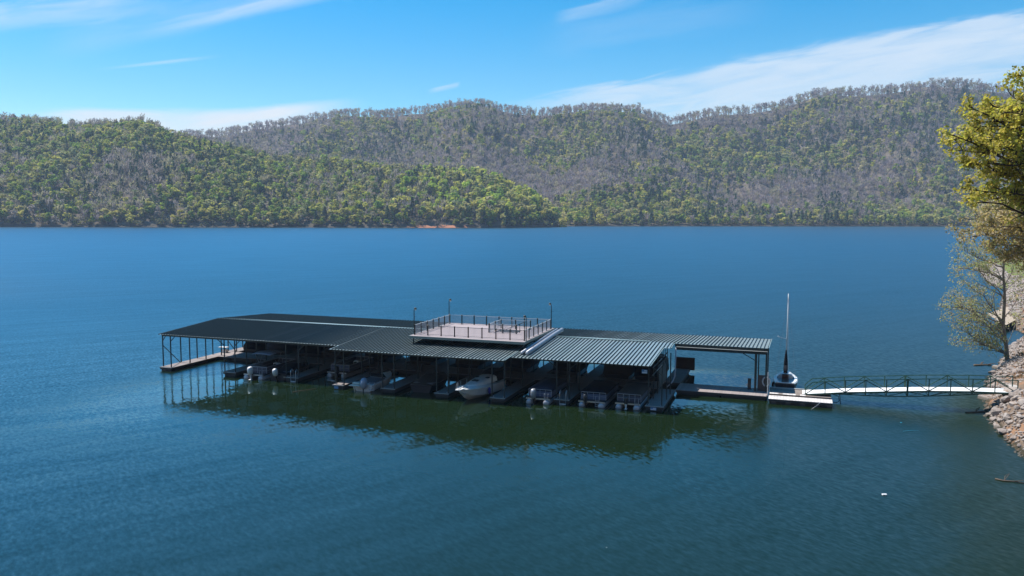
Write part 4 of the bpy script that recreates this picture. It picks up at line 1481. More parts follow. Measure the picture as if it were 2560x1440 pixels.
def runabout(s_, t_, label, hull_m, deck_m, L=5.8, w=2.2, rot=0.0, cover=None, motor=None, mx=0.0, group='small motor boats in the slips'):
    r = empty('motor_boat', dw(s_, t_, 0), -YAW + rot)
    tag(r, label, 'boat', group)
    st = []
    for y, k, zd in ((0, 0.92, 0.72), (1.2, 1.0, 0.74), (3.2, 1.0, 0.80), (4.4, 0.80, 0.88), (5.3, 0.42, 0.96), (5.8, 0.04, 1.02)):
        st.append((y * L / 5.8, w / 2 * k, zd, w / 2 * k * 0.8, 0.05 + 0.25 * max(0, y - 3.5) / 2.3, -0.25 + 0.6 * max(0, y - 4.0) / 1.8, 0.02))
    MB().loft(hull_rings(st)).build('hull', hull_m, r)
    MB().box(-w / 2 + 0.2, w / 2 - 0.2, 0.5, 3.0, 0.735, 0.90).build('cockpit_seat', M['vinyl'], r, bevel=0.05)
    mb = MB()
    mb.quadmesh([(-0.9, 3.3, 0.86), (0.9, 3.3, 0.86), (0.75, 2.9, 1.35), (-0.75, 2.9, 1.35), (-0.9, 3.34, 0.86), (0.9, 3.34, 0.86), (0.75, 2.94, 1.35), (-0.75, 2.94, 1.35)],
                [(0, 1, 2, 3), (7, 6, 5, 4), (0, 4, 5, 1), (1, 5, 6, 2), (2, 6, 7, 3), (3, 7, 4, 0)])
    mb.build('windscreen', M['glass_dark'], r)
    if cover:
        rings = []
        for y, k, z in ((0.1, 0.95, 0.80), (1.5, 1.0, 1.0), (2.9, 1.0, 1.38), (4.4, 0.82, 1.05), (5.5, 0.25, 1.04)):
            ww = w / 2 * k
            rings.append([(-ww, y, 0.76 + 0.04 * y), (-ww * 0.6, y, z), (0, y, z + 0.06), (ww * 0.6, y, z), (ww, y, 0.76 + 0.04 * y)])
        MB().loft(rings).build('boat_cover', cover, r, True)
    if motor:
        outboard(r, mx, -0.20, 0.35, motor[0], motor[1], motor[2], motor[3] if len(motor) > 3 else 1.0)
    return r


rb = runabout(-15.0, -3.1, 'dark hulled motor boat whose outboard has a bright white top', M['navy_hull'], M['navy_hull'], cover=M['canvas_dark'], motor=(M['white'], M['black'], 0.25, 1.1))
# boat with stern platform, white bench and a tall covered motor
rb = runabout(-3.55, -4.75, 'white sterned boat with a tall canvas covered outboard beside the sunlit float', M['white'], M['cream'], w=2.3, cover=None)
MB().box(-1.25, 0.0, -0.75, 0.02, 0.62, 0.72).build('swim_platform', M['cream'], rb, bevel=0.05)
MB().box(-1.05, -0.2, -0.35, 0.1, 0.72, 0.95).build('stern_seat', M['cream'], rb, bevel=0.07)
MB().tube([(-0.72, -0.62, 0.62), (-0.66, -0.55, 0.2), (-0.72, -0.5, -0.3)], [0.07, 0.05, 0.05], 8).build('drive_leg', M['cream'], rb, True)
mb = MB()
rings = []
for zz, w_, f, b_ in ((0.38, 0.16, -0.55, -0.10), (0.55, 0.25, -0.72, -0.05), (0.95, 0.33, -0.80, 0.02), (1.25, 0.31, -0.74, 0.05), (1.42, 0.20, -0.58, 0.0), (1.47, 0.06, -0.40, -0.1)):
    rings.append([(0.28 + w_ * math.cos(a) + 0.012 * math.sin(5 * a), (f + b_) / 2 + (b_ - f) / 2 * math.sin(a), zz) for a in np.linspace(0, 2 * math.pi, 16, endpoint=False)])
mb.loft(rings)
mb.build('motor_cover', M['canvas_blue'], rb, True)
MB().tube([(0.28, -0.45, 0.42), (0.28, -0.45, -0.3)], [0.08, 0.05], 8).build('motor_leg', M['charcoal'], rb)
ladder(rb, 1.15, -0.30, 0.28, 1.05, 0.55, M['alu_dull'], rungs=2, step=True)

runabout(2.2, -3.2, 'low motor boat under a dark brown cover in the slip left of the white cruiser', M['navy_hull'], M['navy_hull'], w=2.6, cover=M['canvas_brown'])

# the white cabin cruiser whose bow sticks out into the sun
cr = empty('cabin_cruiser', dw(8.15, -3.0, 0), -YAW)
cr.rotation_euler = (0, 0, -YAW - math.radians(8))
tag(cr, 'white cabin cruiser with its bow sticking out from under the roof into the sun', 'boat')
st = []
for y, w_, zd, cw, zc, zk, cb in ((-3.05, 0.10, 1.30, 0.05, 1.12, 1.05, 0.02), (-2.75, 0.42, 1.30, 0.26, 0.95, 0.75, 0.05), (-2.2, 0.78, 1.27, 0.50, 0.75, 0.30, 0.10), (-1.3, 1.10, 1.22, 0.80, 0.50, -0.05, 0.17),
                                   (0.0, 1.18, 1.12, 0.96, 0.30, -0.25, 0.22), (1.8, 1.20, 1.06, 1.04, 0.18, -0.35, 0.2), (4.2, 1.16, 1.00, 1.02, 0.12, -0.35, 0.1)):
    st.append((y, w_, zd, cw, zc, zk, cb))
MB().loft(hull_rings(st)).build('hull', M['white'], cr, False)
mb = MB()
rings = []
for y, w_, z in ((-1.55, 0.25, 1.38), (-1.1, 0.56, 1.46), (0.2, 0.80, 1.62), (1.7, 0.88, 1.76), (2.6, 0.90, 1.78)):
    zb_ = 1.25
    rings.append([(-w_ - 0.10, y, zb_), (-w_, y, z - 0.10), (-w_ * 0.7, y, z), (0, y, z + 0.05), (w_ * 0.7, y, z), (w_, y, z - 0.10), (w_ + 0.10, y, zb_)])
mb.loft(rings)
mb.build('cabin', M['white'], cr)
MB().box(-0.30, 0.30, -0.30, 0.22, 1.60, 1.69).build('deck_hatch', M['glass_dark'], cr).rotation_euler = (math.radians(0), 0, 0)
for x in (-0.55, 0.60):
    MB().box(x - 0.14, x + 0.14, 1.1, 1.5, 1.70, 1.79).build('cabin_window', M['glass_dark'], cr)
mb = MB()
rings = []
for y, w_ in ((-3.62, 0.10), (-3.58, 0.22), (-3.40, 0.30), (-2.9, 0.34), (-2.3, 0.36)):
    rings.append([(-w_, y, 1.30), (w_, y, 1.30), (w_ * 0.92, y, 1.38), (-w_ * 0.92, y, 1.38)])
mb.loft(rings)
mb.build('bow_pulpit', M['white'], cr, bevel=0.02)
mb = MB()
for sx in (-1, 1):
    mb.tube([(sx * 0.20, -3.45, 1.38), (sx * 0.22, -3.4, 1.72), (sx * 0.75, -2.2, 1.80), (sx * 1.05, -1.2, 1.78), (sx * 1.2, 0.3, 1.72)], 0.016, 6)
    for x, y, z in ((0.62, -2.4, 1.33), (1.0, -1.3, 1.26), (1.2, 0.2, 1.18)):
        mb.tube([(sx * x, y, z), (sx * x * 0.97, y, z + 0.46)], 0.014, 6)
mb.build('bow_rail', M['alu'], cr)
mb = MB()
mb.bar((0.05, -3.55, 1.36), (0.05, -2.9, 1.42), 0.05)
mb.bar((0.22, -3.35, 1.18), (0.42, -2.75, 0.80), 0.09, 0.05)
mb.bar((0.30, -3.05, 0.72), (0.52, -2.80, 0.98), 0.05)
mb.build('anchor', M['alu_dull'], cr)
MB().tube([(0, -2.55, 1.36), (0, -2.55, 1.50)], [0.13, 0.10], 10).build('windlass', M['alu_dull'], cr, True)
MB().tube([(-0.28, -3.1, 1.36), (-0.28, -3.1, 2.0)], 0.018, 6).build('bow_light_staff', M['alu'], cr)
MB().tube([(1.32, 0.4, 0.3), (1.32, 0.4, 0.45), (1.32, 0.4, 0.85), (1.32, 0.4, 1.0)], [0.05, 0.14, 0.14, 0.05], 10).build('fender', M['blue_fender'], cr, True)
mb = MB()
rings = []
for y, z in ((2.62, 1.8), (3.1, 2.15), (4.15, 2.2)):
    rings.append([(-0.9, y, 1.1), (-0.86, y, z - 0.15), (-0.5, y, z), (0.5, y, z), (0.86, y, z - 0.15), (0.9, y, 1.1)])
mb.loft(rings)
mb.build('cockpit_canvas', M['canvas_dark'], cr)
outb = None

# covered boats lying in the shaded back slips
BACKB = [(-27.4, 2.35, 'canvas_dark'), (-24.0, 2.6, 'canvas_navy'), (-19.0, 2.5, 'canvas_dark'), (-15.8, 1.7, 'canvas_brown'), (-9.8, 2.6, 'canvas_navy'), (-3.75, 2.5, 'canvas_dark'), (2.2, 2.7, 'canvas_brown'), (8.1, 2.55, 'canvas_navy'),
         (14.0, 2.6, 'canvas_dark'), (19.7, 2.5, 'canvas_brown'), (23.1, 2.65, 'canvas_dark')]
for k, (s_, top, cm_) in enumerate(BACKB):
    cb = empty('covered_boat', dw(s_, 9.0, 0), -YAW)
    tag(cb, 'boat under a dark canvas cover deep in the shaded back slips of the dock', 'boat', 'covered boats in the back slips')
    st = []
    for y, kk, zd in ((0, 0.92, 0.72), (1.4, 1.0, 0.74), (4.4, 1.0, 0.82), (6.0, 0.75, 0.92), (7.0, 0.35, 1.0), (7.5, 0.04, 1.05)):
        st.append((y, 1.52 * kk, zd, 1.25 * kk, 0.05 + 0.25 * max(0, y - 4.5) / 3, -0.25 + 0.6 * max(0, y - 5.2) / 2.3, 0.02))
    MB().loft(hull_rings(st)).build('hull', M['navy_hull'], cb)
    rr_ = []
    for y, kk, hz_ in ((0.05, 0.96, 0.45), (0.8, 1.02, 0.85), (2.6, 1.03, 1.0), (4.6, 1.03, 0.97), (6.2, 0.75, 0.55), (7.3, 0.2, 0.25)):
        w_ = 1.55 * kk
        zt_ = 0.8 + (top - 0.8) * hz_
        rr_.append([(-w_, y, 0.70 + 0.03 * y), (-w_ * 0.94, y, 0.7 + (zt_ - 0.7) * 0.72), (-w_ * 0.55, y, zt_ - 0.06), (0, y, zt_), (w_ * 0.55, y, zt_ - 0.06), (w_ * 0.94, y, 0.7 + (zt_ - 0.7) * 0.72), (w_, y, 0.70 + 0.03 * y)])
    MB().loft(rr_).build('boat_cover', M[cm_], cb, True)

# swim ladders on the finger floats
for k, (s_, t_, lb) in enumerate([(-12.95, -3.20, 'shiny swim ladder with bright white bottom step among the left boats'), (17.2, -3.36, 'tall white swim ladder on the finger float between two pontoon boats')]):
    ld = empty('swim_ladder', dw(s_, t_, 0), -YAW)
    tag(ld, lb, 'ladder', 'swim ladders on the finger floats')
    mb = MB()
    w = 0.62
    for sx in (-w / 2, w / 2):
        mb.tube([(sx, 0.45, ZF), (sx, 0.42, ZF + 0.75), (sx, 0.25, ZF + 0.92), (sx, 0.05, ZF + 0.80), (sx, -0.02, ZF + 0.5), (sx, -0.02, -0.5)], 0.030, 8)
    mb.build('stile', M['alu'], ld, True)
    for z, m_ in ((0.06, M['white']), (-0.3, M['alu'])):
        MB().box(-w / 2, w / 2, -0.12, 0.06, z - 0.03, z + 0.035).build('step', m_, ld, bevel=0.01)

# pale box bench on the left walk
bx = empty('dock_seat', dw(-30.55, 7.55, ZF), -YAW)
tag(bx, 'white bench seat with a flat top standing on the far left walkway', 'bench')
MB().box(-0.25, 0.35, -0.25, 0.25, 0.0, 0.42).build('seat_base', M['white'], bx, bevel=0.03)
MB().box(-0.75, 0.45, -0.32, 0.32, 0.62, 0.70).build('seat_top', M['white'], bx, bevel=0.02)
MB().box(-0.12, 0.12, -0.10, 0.10, 0.42, 0.62).build('pedestal', M['alu_dull'], bx)

# life ring and white pole at the gate
lr = empty('life_ring', dw(35.28, 7.16, 1.45), -YAW)
tag(lr, 'white life ring hanging on the brown gate panel at the right end of the dock', 'life ring')
mb = MB()
rings = []
for k in range(24):
    a = 2 * math.pi * k / 24
    c = Vector((math.cos(a) * 0.34, 0, math.sin(a) * 0.46))
    n_ = Vector((math.cos(a), 0, math.sin(a)))
    rings.append([tuple(c + n_ * (0.075 * math.cos(b_)) + Vector((0, 0.06 * math.sin(b_), 0))) for b_ in np.linspace(0, 2 * math.pi, 8, endpoint=False)])
rings.append(rings[0])
mb.loft(rings, False)
mb.build('ring', M['rail_pale'], lr, True)
wp = empty('white_pole', dw(35.5, 5.1, ZF), -YAW)
tag(wp, 'slim white pole standing at the front of the walkway before the gate panel', 'pole')
MB().tube([(0, 0, 0), (0, 0, 2.35)], 0.045, 8).build('pole', M['rail_pale'], wp)
MB().box(-0.10, 0.10, -0.10, 0.10, 0, 0.03).build('foot_plate', M['steel'], wp)
pu = empty('utility_pedestal', dw(33.65, 7.6, ZF), -YAW)
tag(pu, 'small dark service post with a white cap beside the walkway gate', 'service post')
MB().box(-0.16, 0.16, -0.14, 0.14, 0, 1.15).build('body', M['charcoal'], pu, bevel=0.02)
MB().box(-0.30, -0.17, -0.12, 0.12, 0.35, 0.62).build('cap', M['white'], pu, bevel=0.02)

# sailboat moored stern-to behind the landing
sb = empty('sailboat', dw(37.05, 9.0, 0), -YAW)
tag(sb, 'small sailboat with bare mast moored stern towards the landing', 'sailboat')
st = []
for y, w_, zd in ((0, 0.92, 0.98), (1.2, 1.16, 0.96), (2.8, 1.22, 0.98), (4.4, 0.95, 1.04), (5.6, 0.50, 1.12), (6.5, 0.03, 1.2)):
    st.append((y, w_, zd, w_ * 0.86, 0.25 + 0.2 * max(0, y - 4) / 2.5, -0.2 + 0.6 * max(0, y - 4.5) / 2, 0.03))
MB().loft(hull_rings(st)).build('hull', M['navy_hull'], sb)
mb = MB()
rings = []
out_pts = [(y, w_, zd) for y, w_, zd in ((0.02, 0.90, 1.02), (0.6, 1.03, 1.02), (1.2, 1.15, 1.01), (2.0, 1.20, 1.01), (2.8, 1.21, 1.03), (3.2, 1.17, 1.05))]
for sx in (-1, 1):
    rr_ = []
    for y, w_, zd in out_pts:
        rr_.append([(sx * (w_ + 0.03), y, zd), (sx * (w_ - 0.36), y, zd), (sx * (w_ - 0.36), y, zd + 0.10), (sx * (w_ - 0.06), y, zd + 0.10)])
    MB().loft(rr_).build('coaming', M['white'], sb)
rr_ = []
for y, w_, zd in ((3.2, 1.17, 1.05), (4.4, 0.95, 1.07), (5.6, 0.50, 1.15), (6.45, 0.04, 1.22)):
    rr_.append([(-w_, y, zd), (w_, y, zd), (w_ * 0.7, y, zd + 0.08), (0, y, zd + 0.12), (-w_ * 0.7, y, zd + 0.08)])
MB().loft(rr_).build('foredeck', M['white'], sb)
MB().box(-0.86, 0.86, 0.0, 0.14, 1.03, 1.12).build('stern_deck', M['white'], sb, bevel=0.02)
MB().box(-0.80, 0.80, 0.15, 2.4, 1.02, 1.045).build('cockpit_floor', M['rail_pale'], sb)
rr_ = []
for y, w_, z in ((2.35, 0.70, 1.50), (3.4, 0.66, 1.52), (4.6, 0.42, 1.30)):
    rr_.append([(-w_ - 0.06, y, 1.02), (-w_, y, z - 0.08), (-w_ * 0.7, y, z), (w_ * 0.7, y, z), (w_, y, z - 0.08), (w_ + 0.06, y, 1.02)])
MB().loft(rr_).build('cabin', M['rail_pale'], sb)
MB().box(-0.33, 0.33, 2.26, 2.34, 1.05, 1.55).build('companionway_door', M['wood_brown'], sb)
MB().box(-0.36, 0.36, 0.6, 2.2, 1.05, 1.13).build('cockpit_grating', M['wood_brown'], sb)
mb = MB()
mb.box(-0.16, 0.16, -0.28, -0.02, -0.3, 1.05)
mb.build('rudder', M['black'], sb, bevel=0.03)
ms = MB().tube([(0.0, 2.9, 1.45), (0.02, 2.9, 9.9)], [0.06, 0.042], 8).build('mast', M['rail_pale'], sb, True)
mb = MB()
mb.bar((-0.85, 2.9, 5.35), (0.0, 2.9, 5.15), 0.05, 0.035)
mb.blob((-0.85, 2.9, 5.38), (0.07, 0.05, 0.06), 8, 6)
mb.build('spreader', M['rail_pale'], ms)
mb = MB()
for p, q in (((0.02, 2.9, 9.8), (-1.0, 2.5, 1.1)), ((0.02, 2.9, 9.8), (1.0, 2.5, 1.1)), ((0.02, 2.9, 9.8), (0, 6.4, 1.25)), ((0.02, 2.9, 9.8), (0.3, 0.1, 1.1))):
    mb.bar(p, q, 0.02)
mb.build('rigging', M['alu_dull'], ms)
bm = MB().tube([(0, 2.8, 2.05), (-0.05, 0.6, 2.0)], 0.05, 8).build('boom', M['rail_pale'], sb)
rr_ = []
for y, r, z in ((2.70, 0.20, 2.25), (2.45, 0.22, 2.22), (1.6, 0.19, 2.17), (0.6, 0.13, 2.1)):
    rr_.append([(-0.02 + r * math.cos(a), y, z + r * 1.15 * math.sin(a)) for a in np.linspace(0, 2 * math.pi, 10, endpoint=False)])
MB().loft(rr_).build('sail_cover', M['canvas_dark'], bm, True)
MB().tube([(-0.02, 2.78, 4.0), (-0.02, 2.75, 3.5), (-0.02, 2.70, 2.8), (-0.02, 2.66, 2.0), (-0.02, 2.66, 1.6)], [0.06, 0.12, 0.19, 0.22, 0.20], 10).build('mast_cover', M['canvas_dark'], sb, True)
for x in (-1.2,):
    MB().tube([(x, 1.0, 0.3), (x, 1.0, 0.42), (x, 1.0, 0.8), (x, 1.0, 0.92)], [0.04, 0.12, 0.12, 0.04], 10).build('fender', M['canvas_dark'], sb, True)

# ------------------------------------------------------------------ gangway
GP0, GP1 = (38.7, 6.95), (57.1, 7.35)
gw = empty('gangway', dw(38.7, 6.95, 0), -YAW)
tag(gw, 'arched green truss gangway with a white walk surface from the dock to the rocky bank', 'gangway')
GL = 18.4
GH = [(0, 0.70), (2.0, 0.94), (3.8, 1.17), (7.1, 1.46), (10.6, 1.78), (14.4, 2.01), (18.4, 2.13)]
gz = lambda x: float(np.interp(x, [a for a, _ in GH], [b for _, b in GH]))
gt = lambda x: 0.40 * x / GL
HW = 0.95
XS = np.linspace(0, GL, 37)
mb = MB()
mb.loft([[(x, gt(x) - HW + 0.04, gz(x)), (x, gt(x) + HW - 0.04, gz(x)), (x, gt(x) + HW - 0.04, gz(x) - 0.06), (x, gt(x) - HW + 0.04, gz(x) - 0.06)] for x in XS])
mb.build('walk_deck', M['gang_white'], gw)
NPAN = 10
for side in (-1, 1):
    mb = MB()
    y = lambda x: gt(x) + side * HW
    px_ = [0.25 + (GL - 0.45) * k / NPAN for k in range(NPAN + 1)]
    tops = [gz(x) + 1.12 for x in px_]
    lowb = [gz(x) - 0.10 - 0.42 * math.sin(math.pi * min(1, max(0, (x - 2.5) / (GL - 4.0)))) if x > 2.5 else gz(x) - 0.08 for x in px_]
    for k in range(NPAN):
        a, b_ = px_[k], px_[k + 1]
        ta = tops[k] if k else gz(a) + 0.30
        if k == 0:
            mb.bar((a, y(a), gz(a) + 0.55), (a + 0.62, y(a), gz(a + 0.62) + 1.10), 0.085)
            mb.bar((a + 0.62, y(a), gz(a + 0.62) + 1.10), (b_, y(b_), tops[1]), 0.085)
        else:
            mb.bar((a, y(a), tops[k]), (b_, y(b_), tops[k + 1]), 0.07)
        mb.bar((a, y(a), gz(a) - 0.085), (b_, y(b_), gz(b_) - 0.085), 0.08, 0.12)
        mb.bar((a, y(a), lowb[k]), (b_, y(b_), lowb[k + 1]), 0.05, 0.085)
        if k % 2 == 0:
            mb.bar((a, y(a), gz(a) - 0.02), (b_, y(b_), tops[k + 1] - 0.03), 0.075)
        else:
            mb.bar((a, y(a), tops[k] - 0.03), (b_, y(b_), gz(b_) - 0.02), 0.075)
        mb.bar((a, y(a), gz(a) - 0.08), (b_, y(b_), lowb[k + 1]), 0.05) if k % 2 else mb.bar((a, y(a), lowb[k]), (b_, y(b_), gz(b_) - 0.08), 0.05)
    for k in range(NPAN + 1):
        x = px_[k]
        w_ = 0.17 if k == NPAN // 2 else 0.085
        mb.box(x - w_ / 2, x + w_ / 2, y(x) - 0.03, y(x) + 0.03, lowb[k] - 0.03, (gz(x) + 0.55) if k == 0 else tops[k] + 0.02)
    mb.build('side_truss', M['gang_green'], gw)
mb = MB()
for k in range(1, NPAN):
    x = px_[k]
    mb.bar((x, gt(x) - HW, gz(x) - 0.12), (x, gt(x) + HW, gz(x) - 0.12), 0.05, 0.08)
    mb.bar((x, gt(x) - HW, lowb[k]), (x, gt(x) + HW, lowb[k]), 0.05)
    if k < NPAN - 1:
        x2 = px_[k + 1]
        mb.bar((x, gt(x) - HW, lowb[k]), (x2, gt(x2) + HW, lowb[k + 1]), 0.035)
mb.build('cross_bracing', M['gang_green'], gw)
# hinge leg and hoop at the float end
mb = MB()
mb.tube([(2.65, -0.95, 0.9), (3.25, -1.0, 0.75), (3.35, -1.0, 0.3), (3.1, -1.0, 0.1), (2.7, -1.0, 0.15)], 0.035, 6)
mb.tube([(3.35, -0.95, 1.0), (3.5, -1.0, -0.3)], 0.035, 6)
mb.build('mooring_hoop', M['steel'], gw)
# landing on the bank
la = dw(57.1, 7.35, 0)
ld = empty('concrete_landing', la, -YAW)
tag(ld, 'pale concrete slab on the bank at the shore end of the gangway', 'landing')
MB().box(-0.05, 5.5, -1.3, 3.2, 1.45, 2.06).build('slab', M['concrete'], ld, bevel=0.04)
MB().box(-0.12, -0.055, -1.3, 1.2, 1.5, 2.02).build('hinge_plate', M['steel'], ld)
MB().bar((1.15, -1.15, 2.0), (1.15, -1.15, 2.95), 0.10).build('bollard', M['steel'], ld)

# ------------------------------------------------------------------ trees on the near bank
def at_depth(u, v, D):
    d = ray_dir(u, v)
    return Vector((0, 0, CAMH)) + d * (D / d.y)


def limb_curve(a, b, sag, rng, n=6, wob=0.25):
    """bent limb from a to b"""
    pts = []
    L = (b - a).length
    off = Vector((rng.normal() * wob, rng.normal() * wob, 0)) * L * 0.10
    for i in range(n + 1):
        k = i / n
        p = a.lerp(b, k) + Vector((0, 0, sag * L * 4 * k * (1 - k))) + off * math.sin(math.pi * k)
        p += Vector((rng.normal(), rng.normal(), rng.normal())) * 0.018 * L * (k * (1 - k) * 4)
        pts.append(p)
    return pts


def along(pts, k):
    x = k * (len(pts) - 1)
    i = min(int(x), len(pts) - 2)
    return pts[i].lerp(pts[i + 1], x - i), (pts[i + 1] - pts[i]).normalized()


def big_tree(name, label, cat, group, trunk, r0, targets, cols, leaf, nsub, nleaf, bark, seed, spread=1.0, sublen=(0.8, 2.2), clump=0.5, hidden=0, attach=(0.35, 0.95), up=0.25, twig_r=0.012):
    rng = np.random.default_rng(seed)
    root = empty(name, trunk[0])
    tag(root, label, cat, group)
    o = trunk[0]
    bark_mb = MB()
    loc = [p - o for p in trunk]
    bark_mb.tube(loc, [r0 * (1 - 0.8 * i / (len(loc) - 1)) for i in range(len(loc))], 8)
    cen, nrm = [], []
    zmin, zmax = loc[0].z, loc[-1].z
    allt = list(targets)
    for _ in range(hidden):
        a = rng.uniform(0, 2 * math.pi)
        R = rng.uniform(4, 10) * spread
        k = rng.uniform(0.5, 1.1)
        c = trunk[0].lerp(trunk[-1], k)
        allt.append(c + Vector((abs(math.cos(a)) * R + 1.0, math.sin(a) * R, rng.uniform(0, 3))))
    for tg in allt:
        t = tg - o
        # attach lower on the trunk than the tip
        frac = np.clip((t.z - zmin) / (zmax - zmin) - rng.uniform(0.08, 0.24), *attach)
        a, _ = along(loc, float(frac))
        pts = limb_curve(a, t, rng.uniform(-0.03, 0.10), rng)
        L = (t - a).length
        rr = max(0.03, min(r0 * 0.42, L * 0.014))
        bark_mb.tube(pts, [rr * (1 - 0.82 * i / (len(pts) - 1)) for i in range(len(pts))], 6)
        ns = max(3, int(nsub * min(1.6, L / 5)))
        for j in range(ns):
            k = rng.uniform(0.28, 1.0) if j else 1.0
            p, d = along(pts, min(k, 0.999))
            ax = Vector(rng.normal(size=3))
            sd = (d * 0.8 + ax.normalized() * 0.9 + Vector((0, 0, up))).normalized()
            sl_ = rng.uniform(*sublen) * (1.15 - 0.4 * k)
            e = p + sd * sl_
            sp = limb_curve(p, e, rng.uniform(-0.05, 0.05), rng, 3)
            bark_mb.tube(sp, [rr * 0.32, rr * 0.24, rr * 0.16, twig_r * 0.6], 4)
            for q_ in range(3):
                kk = rng.uniform(0.35, 1.0)
                tp, td = along(sp, min(kk, 0.999))
                tw = tp + (td * 0.6 + Vector(rng.normal(size=3)).normalized() * 0.8 + Vector((0, 0, 0.2))).normalized() * rng.uniform(0.25, 0.7) * (sl_ / 1.5)
                bark_mb.tube([tp, tp.lerp(tw, 0.5), tw], [twig_r, twig_r * 0.8, twig_r * 0.4], 3, False)
                m_ = int(nleaf * rng.uniform(0.5, 1.3))
                c = np.array(tw)[None, :] + rng.normal(size=(m_, 3)) * clump * np.array([0.5, 0.5, 0.38])
                cen.append(c)
                nrm.append(rng.normal(size=(m_, 3)) * 0.8 + np.array([-0.25, 0, 0.55]))
    bark_mb.build('trunk', bark, root, True)
    C = np.concatenate(cen)
    q = quad_cloud(C, np.concatenate(nrm), leaf, rng, 0.8)
    ci = rng.integers(0, len(cols), len(C))
    # colour drifts from bough to bough
    big = vnoise(C[:, 0] + C[:, 2] * 0.7, C[:, 1] + C[:, 2], 0.35, seed, 2)
    cc = np.array(cols)[ci] * (1 + big[:, None] * 0.35) * rng.uniform(0.8, 1.2, len(C))[:, None]
    np_mesh('crown', q.reshape(-1, 3), np.arange(len(C) * 4).reshape(-1, 4), M['leaf'], cc, root)
    return root


YG = [(0.58, 0.53, 0.075), (0.62, 0.54, 0.09), (0.52, 0.52, 0.075), (0.66, 0.59, 0.20), (0.55, 0.43, 0.09)]
TAN = [(0.56, 0.46, 0.28), (0.50, 0.43, 0.20), (0.60, 0.52, 0.38), (0.50, 0.44, 0.13), (0.56, 0.42, 0.16)]
PALE = [(0.52, 0.47, 0.24), (0.48, 0.48, 0.16), (0.56, 0.50, 0.33), (0.45, 0.47, 0.13)]
# tall golden green tree whose trunk stands right of the picture
tA = [(2385, 335), (2376, 352), (2400, 318), (2398, 372), (2420, 262), (2435, 285), (2425, 350), (2450, 300), (2470, 320), (2480, 262), (2495, 290), (2512, 275), (2525, 232), (2540, 195), (2552, 185),
      (2555, 250), (2540, 300), (2515, 330), (2480, 360), (2440, 330), (2425, 408), (2450, 420), (2475, 405), (2500, 425), (2530, 395), (2550, 430), (2425, 470), (2450, 482), (2480, 462), (2505, 480), (2535, 465), (2555, 360),
      (2432, 495), (2455, 500), (2410, 392), (2550, 320), (2530, 360)]
tg = [at_depth(u, v, 60 + (i * 37 % 11) * 0.55 - 2) for i, (u, v) in enumerate(tA)]
big_tree('golden_tree', 'tall tree with golden green young leaves leaning into the right edge above the lake', 'tree', None,
         [Vector((45.5, 62, 2.6)), Vector((45.2, 62, 9)), Vector((45.0, 61.8, 15)), Vector((44.4, 61.5, 20)), Vector((43.8, 61.5, 25))], 0.42, tg, YG, 0.085, 10, 13, M['bark_dark'], 5, 1.0, (0.6, 1.5), 0.42, 24)
# paler, tan leaved tree below and behind it
tB = [(2455, 560), (2440, 585), (2478, 545), (2500, 520), (2530, 500), (2555, 480), (2470, 610), (2500, 585), (2530, 560), (2550, 540), (2415, 575), (2520, 620), (2548, 600), (2480, 520), (2552, 640), (2425, 545), (2540, 520), (2510, 550), (2556, 575), (2490, 630)]
tg = [at_depth(u, v, 78 + (i * 29 % 13) * 0.6 - 3) for i, (u, v) in enumerate(tB)]
big_tree('tan_tree', 'tree with pale tan opening buds below the golden boughs at the right edge', 'tree', None,
         [Vector((57.5, 80, 2.8)), Vector((57.2, 80, 8)), Vector((56.8, 79.5, 13)), Vector((56.2, 79, 18)), Vector((55.6, 79, 21))], 0.36, tg, TAN, 0.080, 10, 22, M['bark'], 8, 1.0, (0.8, 2.0), 0.55, 10)
# thin, nearly bare tree standing on the rocks
base = at_depth(2521, 905, 92.5)
trk = [base - Vector((0, 0, 0.4)), at_depth(2516, 860, 92.4), at_depth(2508, 810, 92.2), at_depth(2512, 740, 92.0), at_depth(2508, 680, 92.0), at_depth(2511, 610, 92.0), at_depth(2514, 560, 92.0)]
tC = [(2352, 762), (2375, 770), (2385, 735), (2395, 665), (2405, 700), (2392, 640), (2440, 545), (2425, 600), (2410, 620), (2430, 660), (2370, 800), (2395, 845), (2425, 870), (2420, 800), (2450, 740), (2465, 520), (2480, 600), (2450, 690), (2440, 780),
      (2470, 830), (2535, 560), (2545, 640), (2552, 720), (2556, 600), (2530, 520), (2545, 790), (2480, 860), (2455, 850), (2400, 760), (2435, 720), (2460, 640), (2490, 560), (2405, 820), (2558, 680)]
tg = [at_depth(u, v, 92 + (i * 31 % 13) * 0.5 - 3) for i, (u, v) in enumerate(tC)]
big_tree('budding_tree', 'slender nearly bare tree with fine budding twigs standing on the pale rocks', 'tree', None, trk, 0.26, tg, PALE, 0.058, 13, 9, M['bark_pale'], 13, 1.0, (0.9, 2.3), 0.55, 0, (0.10, 0.95), 0.35, 0.016)

